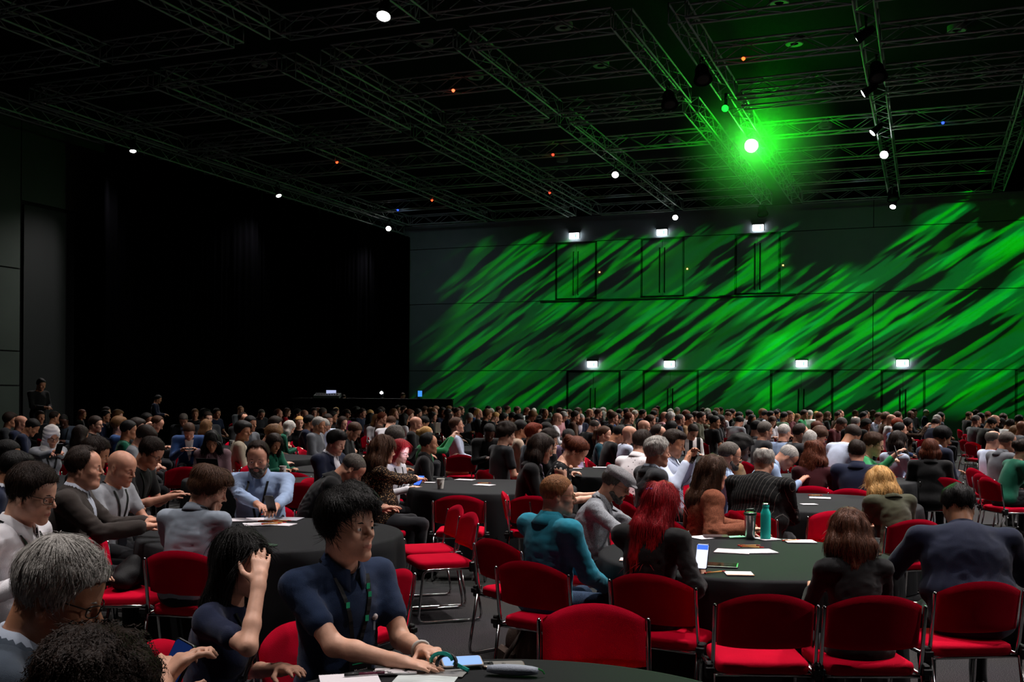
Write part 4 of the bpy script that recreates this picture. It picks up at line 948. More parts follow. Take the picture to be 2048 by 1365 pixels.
M_strap = mat('black lanyard ribbon', '#08090b', .6); M_strapg = mat('green printed lanyard end', '#1fae7c', .6); M_dark = cloth('#15161b'); M_shoe = mat('black leather', '#0a0a0a', .35, spec=.5)
M_jean = cloth('#33445c', 'heather')
PEOPLE = []
def person(label, px, py, d, yaw, q, skin='l', hair=None, top='black tee', under=None, legs=None, glasses=None, beard=None, lany=False, lod=None, group='seated audience', seat=True, chair_yaw=None, chair_fine=None, hcol=None, locks=None, chair_label=None, chair_at=None, smin=.9, smax=1.12, hvol=1.0, hlen=.3, hback=0.0):
    q = dict(q); q.setdefault('sex', 'm'); J = skel(q); Pw = P(px, py, d); t = J['top']; extra = .0
    if hair and hair[0] in ('messy', 'curly', 'longcurly'): extra = .02
    if hair and hair[0] == 'afro': extra = .045
    s = min(smax, max(smin, Pw.z / (t[2] + extra))); c, n = math.cos(R(yaw)), math.sin(R(yaw)); ox = Pw.x - s * (t[0] * c - t[1] * n); oy = Pw.y - s * (t[0] * n + t[1] * c)
    def loc(p): p = Vector(p) - Vector((ox, oy, 0)); return np.array(((p.x * c + p.y * n) / s, (-p.x * n + p.y * c) / s, p.z / s))
    for k in ('lw', 'rw'):
        if k + 'px' in q: q[k] = loc(P(*q[k + 'px']))
    J = skel(q); seed = (int(px) * 31 + int(py)) % 9973
    if lod is None: lod = 0 if d < 7.2 else (1 if d < 13.5 else 2)
    hb, hh, hn = ((.015, .0056, .0075), (.019, .0082, .0115), (.024, .0100, .0135))[lod]
    col, kind, pat = parse(top)
    V, F, m = body_mesh(J, q, hb, hh, hn, seed, kind); o = put('person', mk_mesh('person', V, F, m, nmat=4), skin_mats(skin)); o.location = (ox, oy, 0); o.rotation_euler = (0, 0, R(yaw)); o.scale = (s, s, s)
    tag(o, label, 'person', group); PEOPLE.append((o, J, s, yaw))
    V, F = garment(J, q, hb, kind, seed); gname = [w for w in top.split() if w in KINDS]; gname = gname[0] if gname else 'top'
    mats = [cloth(col, pat)]; mi = None
    if under and kind == 'jacket':                 # shirt showing between the lapels
        V, mi = vee_mask(J, V, F, hb); mats.append(cloth(under, 'fine'))
    put({'tee': 't_shirt', 'top': 'garment_top'}.get(gname, gname), mk_mesh(gname, V, F, mi, nmat=len(mats)), mats, o)
    if lod < 2 and (kind in ('shirt', 'jacket') or 'polo' in top) and not any(w in top for w in ('sweater', 'hoodie', 'top', 'cardigan')):
        cm = collar_mesh(J, 'shirt').obj('collar', cloth(under, 'fine') if (under and kind == 'jacket') else cloth(col, pat), o, smooth=True); cm.modifiers.new('thickness', 'SOLIDIFY').thickness = .0035
        if kind == 'jacket': cm = collar_mesh(J, 'jacket', open_=.25).obj('lapel', cloth(col, pat), o, smooth=True); cm.modifiers.new('thickness', 'SOLIDIFY').thickness = .005
    if lany:
        lb, tip = lanyard(J, V, F)
        if lb.n: lb.obj('lanyard', M_strap, o)
        if tip is not None and lod == 0:
            bd = MB(); bd.box(tip + Vector((.006, 0, -.085)), (.003, .105, .15)); bd.obj('badge', mat('printed badge card', '#14161c', .4), o)
    Vt, Ft = trousers_mesh(J, q, .03); put('trousers', mk_mesh('trousers', Vt, Ft), legs or M_dark, o)
    for S in 'LR': put('shoe', ME_shoe, M_shoe, o, matrix=Matrix.Translation((J['an' + S][0] - .02, J['an' + S][1], 0.002)))
    HM = Matrix.Translation(J['hd']) @ Matrix(J['Rh'].tolist()).to_4x4() @ Matrix.Scale(J['hs'], 4); dn = J['Rh'].T @ np.array((0, 0, -1.))
    hk = hair[1] if hair else (hcol or 'd')
    if hair:
        st = hair[0]; V, F = hair_mesh(st, (.0070, .0098, .013)[lod], seed, dn, hlen, hvol, hback); cu = st in ('curly', 'afro', 'longcurly')
        if lod < 2 and st not in ('buzz',):
            nl, ll, rr, cc = dict(short=(4600, .036, .0009, 0), messy=(3600, .048, .0011, .0012), curly=(3000, .03, .0013, .005), afro=(3000, .024, .0012, .004), ring=(2200, .02, .0008, 0), reced=(3000, .024, .0009, 0), swept=(3800, .036, .0009, 0), bob=(4200, .075, .0012, .001), long=(5000, .09, .0013, .0012), pony=(3600, .07, .001, 0), bun=(3400, .04, .001, .001), longcurly=(4200, .07, .0016, .008), fade=(2600, .024, .0009, 0))[st]
            V, F = hair_locks(V, F, nl * 7 // 10 if lod == 0 else nl * 22 // 100, ll, rr * (1.15 if lod == 0 else 1.9), seed, dn, cc, st in ('bob', 'long', 'longcurly'), .3 if st in ('messy', 'curly', 'longcurly', 'afro') else .07, st not in ('messy', 'curly', 'afro', 'longcurly'))
        put('hair', mk_mesh('hair', V, F), hair_mat(hk, cu), o, matrix=HM)
    if lod < 2: put('eyebrows', ME_brow, hair_mat(hk), o, matrix=HM)
    if beard: V, F = beard_mesh((.0042, .006, .009)[lod], seed, beard[1] if len(beard) > 1 else 1.0); put('beard', mk_mesh('beard', V, F), hair_mat(beard[0], True), o, matrix=HM)
    if glasses: put('glasses', ME_glass, M_wire if glasses == 'wire' else M_glass, o, matrix=HM)
    if seat:
        cf = d < 14 if chair_fine is None else chair_fine
        cy_ = yaw if chair_yaw is None else chair_yaw
        cp = P(chair_at[0], 900, chair_at[1]) if chair_at else Vector((ox + .05 * c * s, oy + .05 * n * s, 0))
        for (tx, ty, _t) in TABLES:
            if math.hypot(ox - tx, oy - ty) < 1.08: print('NEAR TABLE', label[:40], round(math.hypot(ox - tx, oy - ty), 2), _t[-30:])
        chair((cp.x, cp.y), cy_, chair_label or 'red chair under the ' + ' '.join(label.split(',')[0].split()[:11]), cf)
    return o, J, s
# ------------------------------------------------------------------ shared figures for the rows farther back
PROTO = {}
def proto(pose, sex):
    k = (pose, sex)
    if k not in PROTO:
        q = dict(POSES[pose], sex=sex); J = skel(q); V, F, m = body_mesh(J, q, .024, .0095, .0125, len(PROTO) + 3, ''); PROTO[k] = dict(q=q, J=J, body=mk_mesh('person', V, F, m, nmat=4), g={}, h={}, tr=mk_mesh('trousers', *trousers_mesh(J, q, .03)), ly=None)
    return PROTO[k]
NTH = ['first', 'second', 'third', 'fourth', 'fifth', 'sixth', 'seventh', 'eighth', 'ninth', 'tenth', 'eleventh', 'twelfth']
ZONES = [(150, 'by left wall'), (330, 'left drape end'), (500, 'before the drapes'), (650, 'left desk end'), (790, 'before control desk'), (960, 'right desk end'), (1100, 'left of doors'), (1240, 'below first sign'), (1390, 'below second sign'), (1540, 'left of third sign'), (1680, 'below third sign'), (1830, 'below fourth sign'), (1930, 'by right aisle'), (3000, 'past right aisle')]
CROWD = []
def crowd(x, y, pose, yaw, sex, skin, style, hc, top, under=None, glasses=None, lany=False, s=None, dd=None):
    CROWD.append((x, y, pose, yaw, sex, skin, style, hc, top, under, glasses, lany, s, dd))
def build_crowd():
    rows = []
    for (x, y, pose, yaw, sex, skin, style, hc, top, under, glasses, lany, s, dd) in CROWD:
        pr = proto(pose, sex); t = pr['J']['top']; s = s or (.965 if sex == 'f' else 1.02) + .03 * (random.random() - .5); zt = s * (t[2] + (.02 if style in ('messy', 'curly', 'afro') else 0))
        yh = HY + (x - CX) * math.tan(ROLL); d = dd or FPX * (CAMH - zt) / max(y - yh, 6); d = min(d, 45.5)
        while True:
            Pw = P(x, y, d); v = Pw.x * SA + Pw.y * CA; u = Pw.x * CA - Pw.y * SA
            if (v > 44.6 or u < -22.7) and d > 5: d *= .985
            else: break
        d0 = d
        for kf in (1, 1.04, .96, 1.08, .92, 1.12, .88, 1.16, .84):
            a_ = R(yaw); Pw = P(x, y, d0 * kf); bx_, by_ = Pw.x - t[0] * math.cos(a_), Pw.y - t[0] * math.sin(a_); d = d0 * kf
            if Pw.x * SA + Pw.y * CA < 44.7 and Pw.x * CA - Pw.y * SA > -22.8 and all(math.hypot(bx_ - tx, by_ - ty) > 1.02 for tx, ty, _t in TABLES): break
        s2 = min(1.13, max(.86, Pw.z / (t[2] + (.02 if style in ('messy', 'curly', 'afro') else 0)))); a = R(yaw); c, n = math.cos(a), math.sin(a)
        ox, oy = Pw.x - s2 * (t[0] * c - t[1] * n), Pw.y - s2 * (t[0] * n + t[1] * c)
        zone = [z for lim, z in ZONES if x < lim][0]; row = 'far rows' if d > 24 else ('middle rows' if d > 15 else 'nearer rows')
        hp_ = ('bald head' if style is None else (SNAME[style] % HNAME[hc])); fac = 'back turned' if 35 < yaw < 150 else ('facing us' if yaw < -40 else '')
        lab = 'person in %s, %s, %s%s, %s' % (top, hp_, fac + ' ' if fac else '', zone, row)
        rows.append([x, ox, oy, d, s2, pr, lab, pose, yaw, sex, skin, style, hc, top, under, glasses, lany])
    by = {}
    for r_ in rows: by.setdefault(r_[6], []).append(r_)
    for lab, rs in by.items():
        if len(rs) > 1:
            rs.sort(key=lambda r_: r_[0])
            for i, r_ in enumerate(rs): r_[6] = lab.replace('back turned ', '').replace('facing us ', '') + ', %s from left' % NTH[min(i, 11)]
    for (x, ox, oy, d, s2, pr, lab, pose, yaw, sex, skin, style, hc, top, under, glasses, lany) in rows:
        o = put('person', pr['body'], skin_mats(skin)); o.location = (ox, oy, 0); o.rotation_euler = (0, 0, R(yaw)); o.scale = (s2,) * 3; tag(o, lab, 'person', 'seated audience')
        col, kind, pat = parse(top); J = pr['J']; vee = bool(under) and kind == 'jacket'
        if (kind, vee) not in pr['g']:
            V, F = garment(J, pr['q'], .024, kind, 5); mi = None
            if vee: V, mi = vee_mask(J, V, F, .024)
            pr['g'][(kind, vee)] = (mk_mesh('garment', V, F, mi, nmat=2 if vee else 1), V, F)
        gm, GV, GF = pr['g'][(kind, vee)]; gn = [w_ for w_ in top.split() if w_ in KINDS]
        put({'tee': 't_shirt', 'top': 'garment_top'}.get(gn[0], gn[0]) if gn else 'garment_top', gm, [cloth(col, pat)] + ([cloth(under, 'fine')] if vee else []), o)
        put('trousers', pr['tr'], M_dark, o)
        HM = Matrix.Translation(J['hd']) @ Matrix(J['Rh'].tolist()).to_4x4()
        if style:
            if style not in pr['h']: dn = J['Rh'].T @ np.array((0, 0, -1.)); V, F = hair_mesh(style, .012, 11, dn, .24); pr['h'][style] = mk_mesh('hair', V, F)
            put('hair', pr['h'][style], hair_mat(hc, style in ('curly', 'afro', 'longcurly')), o, matrix=HM)
        if glasses and d < 26: put('glasses', ME_glass, M_glass, o, matrix=HM)
        if lany and d < 26:
            if pr['ly'] is None: pr['ly'] = lanyard(J, GV, GF)[0].mesh('lanyard', False)
            put('lanyard', pr['ly'], M_strap, o)
        if pose != 'stand':
            a = R(yaw); chair((ox + .05 * math.cos(a), oy + .05 * math.sin(a)), yaw, 'chair of ' + ' '.join(lab.split()[2:]), d < 14)
# ------------------------------------------------------------------ the people in front
U = POSES
def Q(pose, **k): return dict(U[pose], **k)
HERO = {}
# bottom table
HERO['polo'] = person('young man in navy polo shirt with lanyard badge looking up to the right', 690, 972, 4.12, -44, Q('up', lean=4, hp=-4, hy=10, twist=0, sw=.205, lwpx=(846, 1304, 3.93), rwpx=(788, 1322, 3.76), eL=(-.5, .35, -1.0), eR=(-.7, -.5, -1.0), hfR=(.5, .35, 0), hfL=(0, 0, .25), curlL=.9, curlR=.12, lids=.2, hs=1.06), 'l', ('messy', 'k'), '#1a2b48 polo', lany=True, hvol=1.15, chair_yaw=-30, chair_label='red chair under the young man in navy polo')
HERO['face'] = person('woman in dark navy tee shading her face with a raised hand', 478, 1060, 3.85, -5, Q('slump', sex='f', lean=10, hp=8, hy=-22, hr=6, sw=.175, rwrel=(.20, -.01, .15), lwpx=(560, 1340, 3.9), eR=(1.0, -.45, .25), pnR=(-.5, .85, 0), hfR=(-.2, .5, .5), curlR=.1, spread=2.2, hs=1.02), 'l', ('long', 'k'), '#18203a tee', hlen=.34, hvol=.95, lany=True, chair_label='red chair under the woman shading her face')
HERO['grey'] = person('grey haired man with glasses in dark jacket looking down at bottom left', 118, 1076, 2.75, 8, Q('down', lean=8, hp=22, sw=.20, hs=1.05), 't', ('short', 'g'), 'slate jacket', under='#a9b4c6', glasses='dark', hvol=1.25, chair_label='red chair under the grey haired man at bottom left')
HERO['curl'] = person('dark curly haired person at the very bottom left corner holding a phone', 175, 1262, 1.95, 62, Q('down', lean=8, hp=26, sw=.19, rwpx=(330, 1340, 2.35), lwpx=(300, 1390, 2.3)), 'l', ('curly', 'd'), 'black tee', hvol=1.1, chair_label='red chair under the dark curly haired person')
# left tables
HERO['white'] = person('man in open white shirt with black glasses and lanyard at left edge', 62, 926, 4.9, -4, Q('up', lean=6, hp=14, sw=.205, rwpx=(40, 1170, 4.7), lwpx=(150, 1150, 5.3)), 'l', ('short', 'd'), 'white shirt', glasses='dark', lany=True, hvol=1.1, chair_label='red chair under the man in open white shirt')
HERO['brown'] = person('heavy man in dark brown jacket with hands on his knee', 165, 892, 7.0, 12, Q('up', lean=7, hp=4, sw=.215, belly=.05, fat=.1, rwpx=(285, 1055, 6.9), lwpx=(290, 1045, 7.2), hs=1.04), 'r', ('reced', 'd'), '#2c2522 jacket', under='#aab0be', chair_label='red chair under the heavy man in brown jacket')
HERO['bald'] = person('bald man in pale grey tee with black lanyard looking down', 243, 897, 8.0, -14, Q('up', lean=8, hp=18, sw=.21, hs=1.1, rwpx=(285, 1055, 7.8), lwpx=(320, 1045, 8.0)), 'r', None, 'silver tee', lany=True, lod=0, chair_label='red chair under the bald man in pale tee')
HERO['blk'] = person('man in black tee with glasses leaning over his lap', 303, 873, 9.2, -8, Q('slump', lean=14, hp=30, rwpx=(338, 995, 9.0), lwpx=(345, 990, 9.3)), 'r', ('short', 'd'), 'black tee', glasses='dark', lany=True)
HERO['shirt'] = person('wavy brown haired man in grey blue shirt with chin on his hand', 418, 930, 6.5, 72, Q('chin', lean=13, hp=20, hy=-56, sw=.205, hs=1.05), 'l', ('messy', 'b'), '#7f8894 shirt', hvol=1.15, chair_yaw=78, chair_at=(404, 6.44), lany=True, chair_label='red chair under the wavy haired man in grey shirt')
HERO['blue'] = person('bearded balding man in light blue shirt reading his phone at the table', 516, 881, 8.45, -86, Q('write', lean=14, hp=16, sw=.21, rwpx=(522, 1018, 8.0), lwpx=(552, 1016, 8.0), eL=(-.2, .9, -.6), eR=(-.2, -.9, -.6), belly=.03), 'r', ('reced', 'd'), 'lightblue shirt', beard=('s', 1.2), lany=True, lod=0)
HERO['bent'] = person('bald man in black jacket bending over his phone', 708, 905, 8.9, 12, Q('slump', lean=30, hp=46, sw=.205, rwpx=(758, 1020, 8.6), lwpx=(762, 1014, 8.9)), 'r', ('buzz', 's'), 'black jacket', lod=0)
HERO['leo'] = person('woman in leopard print blouse with long brown hair', 765, 872, 9.9, 24, Q('up', sex='f', lean=5, hp=8, sw=.19, belly=.07, rwpx=(835, 960, 10.2), lwpx=(838, 958, 10.5)), 'l', ('long', 'b'), 'tan leopard blouse', hlen=.26, hvol=1.1, hback=.05, lod=0)
HERO['lit'] = person('red haired woman with glasses, face lit by her phone', 800, 880, 11.3, -28, Q('down', sex='f', hp=14), 'l', ('bob', 'R'), 'white top', glasses='dark', lany=True, hlen=.1)
HERO['bshirt'] = person('man in black shirt with slicked dark hair beside the handbag', 856, 866, 12.3, 6, Q('up', lean=4, hp=2), 't', ('reced', 'k'), 'black shirt', hvol=1.2)
# table with tumbler and bottle
HERO['teal'] = person('man in bright teal blazer with cropped ginger hair and thin glasses', 1112, 948, 6.25, 38, Q('up', lean=4, hp=2, hy=-32, sw=.205, rwpx=(1212, 1175, 6.3), lwpx=(1216, 1180, 6.55)), 'r', ('buzz', 'o'), '#1f7f96 blazer', glasses='wire', legs=M_jean, hvol=1.6, chair_yaw=56, chair_at=(1108, 6.1), chair_label='red chair under the man in bright teal blazer')
HERO['cap'] = person('bearded man in flat cap and pale grey heather cardigan', 1232, 932, 7.5, -12, Q('slump', lean=20, hp=24, sw=.205, belly=.04, rwpx=(1300, 1090, 7.0), lwpx=(1330, 1085, 7.2)), 'r', ('ring', 's'), 'silver heather shirt', beard=('s', .7), glasses='wire', lany=True, lod=0)
HERO['redw'] = person('woman with long bright red hair and beaded clip in black blazer', 1322, 966, 5.9, 56, Q('down', sex='f', lean=8, hp=18, hy=-18, sw=.185, rwpx=(1404, 1166, 5.85), lwpx=(1398, 1158, 6.05), hfR=(-.6, 0, 1.7), curlR=.9, pnR=(.2, 1, 0)), 'l', ('long', 'R'), 'black blazer', hlen=.36, hvol=1.0, hback=.09, legs=M_jean, smin=.92, chair_yaw=60, chair_at=(1338, 5.72), chair_label='red chair under the woman with bright red hair')
HERO['brw'] = person('woman with shoulder length brown hair in black top, back to us', 1698, 1022, 5.35, 95, Q('slump', sex='f', lean=14, hp=22, hy=-14, sw=.17, rw=(.42, -.12, .80), lw=(.42, .12, .80)), 'l', ('bob', 'c'), 'black top', hlen=.22, hvol=1.25, hback=.04, smin=.86, chair_yaw=92, chair_label='linked red chair under the brown haired woman')
HERO['navy'] = person('large man in navy suit jacket leaning over the table, back to us', 1916, 968, 5.95, 80, Q('write', lean=26, hp=24, sw=.235, belly=.06, hunch=True, eL=(-.3, .8, -.8), eR=(-.3, -.8, -.8), lw=(.52, .22, .82), rw=(.52, -.22, .82)), 't', ('fade', 'k'), 'navy suit', chair_yaw=97, chair_at=(1912, 5.6), smin=.98, chair_label='red chair under the large man in navy suit', hvol=1.2)
HERO['bblz'] = person('woman in rust brown blazer with very long dark hair', 1424, 914, 8.0, 14, Q('up', sex='f', lean=8, hp=4, sw=.172, ease=.022, cuff=1.0, rwpx=(1490, 1062, 7.7), lwpx=(1500, 1060, 8.0)), 'l', ('long', 'b'), '#7a4530 heather blazer', hlen=.46, hvol=1.35, hback=.08, lod=0)
HERO['pin'] = person('heavy man in black pinstripe jacket with grey balding head, back to us', 1528, 892, 8.9, 58, Q('slump', lean=16, hp=14, sw=.225, belly=.07, hunch=True), 'r', ('ring', 'g'), 'black pinstripe jacket', glasses='wire', lod=0)
HERO['blond'] = person('blonde woman in olive jacket bending forward, back to us', 1760, 936, 8.5, 104, Q('slump', sex='f', lean=20, hp=34, sw=.185), 'l', ('long', 'y'), 'olive jacket', hlen=.27, hvol=1.4, hback=.03, smin=.86, lod=0)
HERO['bg'] = person('bald man with black glasses behind the rust brown blazer', 1458, 882, 9.6, 8, Q('up', lean=6, hp=10), 'r', ('buzz', 's'), 'lightblue shirt', glasses='dark', beard=('s', .6))
HERO['ghair'] = person('silver haired man in charcoal jacket with lanyard', 1312, 874, 9.3, 14, Q('up', lean=2, hp=4, hy=-6), 'r', ('short', 'g'), 'charcoal jacket', under='#9aa4b4', hvol=1.2, lod=0)
HERO['wphone'] = person('man in white shirt leaning back and typing on his phone', 1346, 858, 10.3, -24, Q('back', lean=-4, hp=16, rwpx=(1372, 925, 10.0), lwpx=(1384, 918, 10.1), curl=.9), 't', ('fade', 'd'), 'sky shirt', lany=True)
HERO['wflor'] = person('man in white patterned shirt, back to us, left of the silver hair', 1284, 860, 10.9, 40, Q('slump', lean=14, hp=10), 'l', ('short', 'd'), 'white floral shirt')
HERO['hood'] = person('woman with full black hair in tan hoodie', 1478, 869, 11.4, -2, Q('up', sex='f', hp=4, hy=-10), 'd', ('afro', 'k'), 'tan hoodie')
HERO['aub'] = person('woman with long curly auburn hair in burgundy top, back to us', 1628, 882, 11.3, 72, Q('slump', sex='f', lean=8, hp=10, sw=.19), 'l', ('longcurly', 'a'), 'burgundy top', hlen=.24, hvol=1.05)
HERO['bentb'] = person('bald man in pale blue shirt bending low over his notes', 1578, 888, 11.2, -4, Q('write', lean=32, hp=48), 'r', ('buzz', 'g'), 'lightblue shirt', glasses='dark', lany=True)
HERO['nav2'] = person('man in navy jacket seen from behind beside the green sweater', 1714, 880, 11.0, 62, Q('slump', lean=8, hp=6, hy=20, sw=.205), 'r', ('short', 'd'), 'navy jacket')
HERO['green'] = person('man in bright green sweater holding up his phone', 1746, 864, 11.7, -18, Q('down', lean=8, hp=16, rwpx=(1785, 916, 11.2), lwpx=(1780, 925, 11.4), belly=.04), 'l', ('short', 'b'), 'green sweater', glasses='dark', lany=True)
HERO['wback'] = person('man in white shirt bending forward behind the green sweater', 1706, 849, 14.0, 28, Q('slump', lean=26, hp=34), 't', ('short', 'd'), 'sky shirt')
HERO['blkw'] = person('woman in black jacket with straight auburn hair, back to us', 1860, 879, 12.5, 72, Q('up', sex='f', lean=10, hp=10, sw=.20, belly=.04), 'l', ('bob', 'a'), 'black jacket', hlen=.16, smin=.86, chair_yaw=84, chair_at=(1872, 12.55))
HERO['nlan'] = person('dark haired man in navy jacket with pale lanyard reading', 1884, 852, 12.9, 18, Q('down', lean=10, hp=22), 't', ('short', 'k'), 'navy jacket', under='#9fb0cc', hvol=1.2)
HERO['wsh'] = person('woman with brown bob in white shirt beside the green sweater', 1795, 864, 13.3, 30, Q('up', sex='f', hp=4, hy=-12), 'l', ('bob', 'd'), 'sky shirt', hlen=.12)
HERO['r1'] = person('man in white shirt with glasses right of the aisle', 1986, 860, 14.0, 4, Q('up', hp=4), 'r', ('ring', 's'), 'sky shirt', glasses='dark')
HERO['r2'] = person('man in grey suit with cropped balding head right of the aisle', 2014, 862, 13.0, 6, Q('up', lean=8, hp=8, sw=.205), 'r', ('buzz', 's'), 'grey suit', lany=True)
HERO['r3'] = person('woman in dark green top at the right edge', 2046, 878, 12.4, 6, Q('slump', sex='f', hp=10), 'l', ('bun', 'd'), 'emerald top')
HERO['suit'] = person('young man in navy suit with tie looking down', 672, 860, 11.4, -26, Q('down', lean=6, hp=20), 'l', ('swept', 'k'), 'navy suit', under='#dcdce4', hvol=1.2)
HERO['lil'] = person('dark haired woman with glasses in black blazer over lilac', 1082, 870, 10.1, -2, Q('down', sex='f', lean=8, hp=16), 'l', ('bob', 'd'), 'black blazer', under='#b09ab8', glasses='wire', hlen=.2, hvol=1.1)
HERO['flor'] = person('woman in sleeveless dark floral dress with pinned up hair', 1154, 872, 9.9, -2, Q('slump', sex='f', lean=14, hp=38), 'l', ('bun', 'a'), 'black darkfloral dress')
HERO['hand'] = person('curly brown haired person in black with a hand over the mouth', 1097, 858, 12.9, -14, Q('chin', lean=8, hp=6), 'l', ('curly', 'd'), 'black jacket')
HERO['ging'] = person('ginger man in dark slate tee looking to the right', 1066, 847, 13.3, 14, Q('up', hp=0, hy=-12), 'l', ('swept', 'r'), 'slate tee')
HERO['gray_tee'] = person('curly haired man in dark grey tee with red print on its back', 1012, 843, 13.1, 28, Q('up', lean=6, hp=8), 'l', ('curly', 'd'), 'charcoal tee')
HERO['mauve'] = person('black haired woman in mauve jacket looking down', 424, 862, 13.0, -78, Q('down', sex='f', lean=10, hp=30), 't', ('long', 'k'), 'mauve jacket', hlen=.28)
HERO['wr2'] = person('long haired woman in dark green jacket writing behind the blue shirt', 548, 867, 13.4, -42, Q('write', sex='f', lean=16, hp=26), 't', ('long', 'd'), 'emerald jacket', hlen=.3)
HERO['fadel'] = person('man in dark navy suit with green light on his hair at left edge', 30, 902, 7.4, 10, Q('up', lean=6, hp=16), 't', ('fade', 'k'), 'navy suit', under='#c8ccd6', hvol=1.2)
HERO['floral2'] = person('dark haired man in navy floral shirt behind the brown jacket', 190, 873, 8.6, 8, Q('slump', lean=12, hp=20), 't', ('short', 'd'), 'navy darkfloral shirt', hvol=1.2)
HERO['hijab'] = person('woman in white headscarf with glasses, face lit by her phone', 103, 850, 12.6, -46, Q('down', sex='f', lean=6, hp=20, rwpx=(118, 905, 12.1), lwpx=(112, 908, 12.2)), 't', None, 'silver top', glasses='dark', lany=True, lod=1)
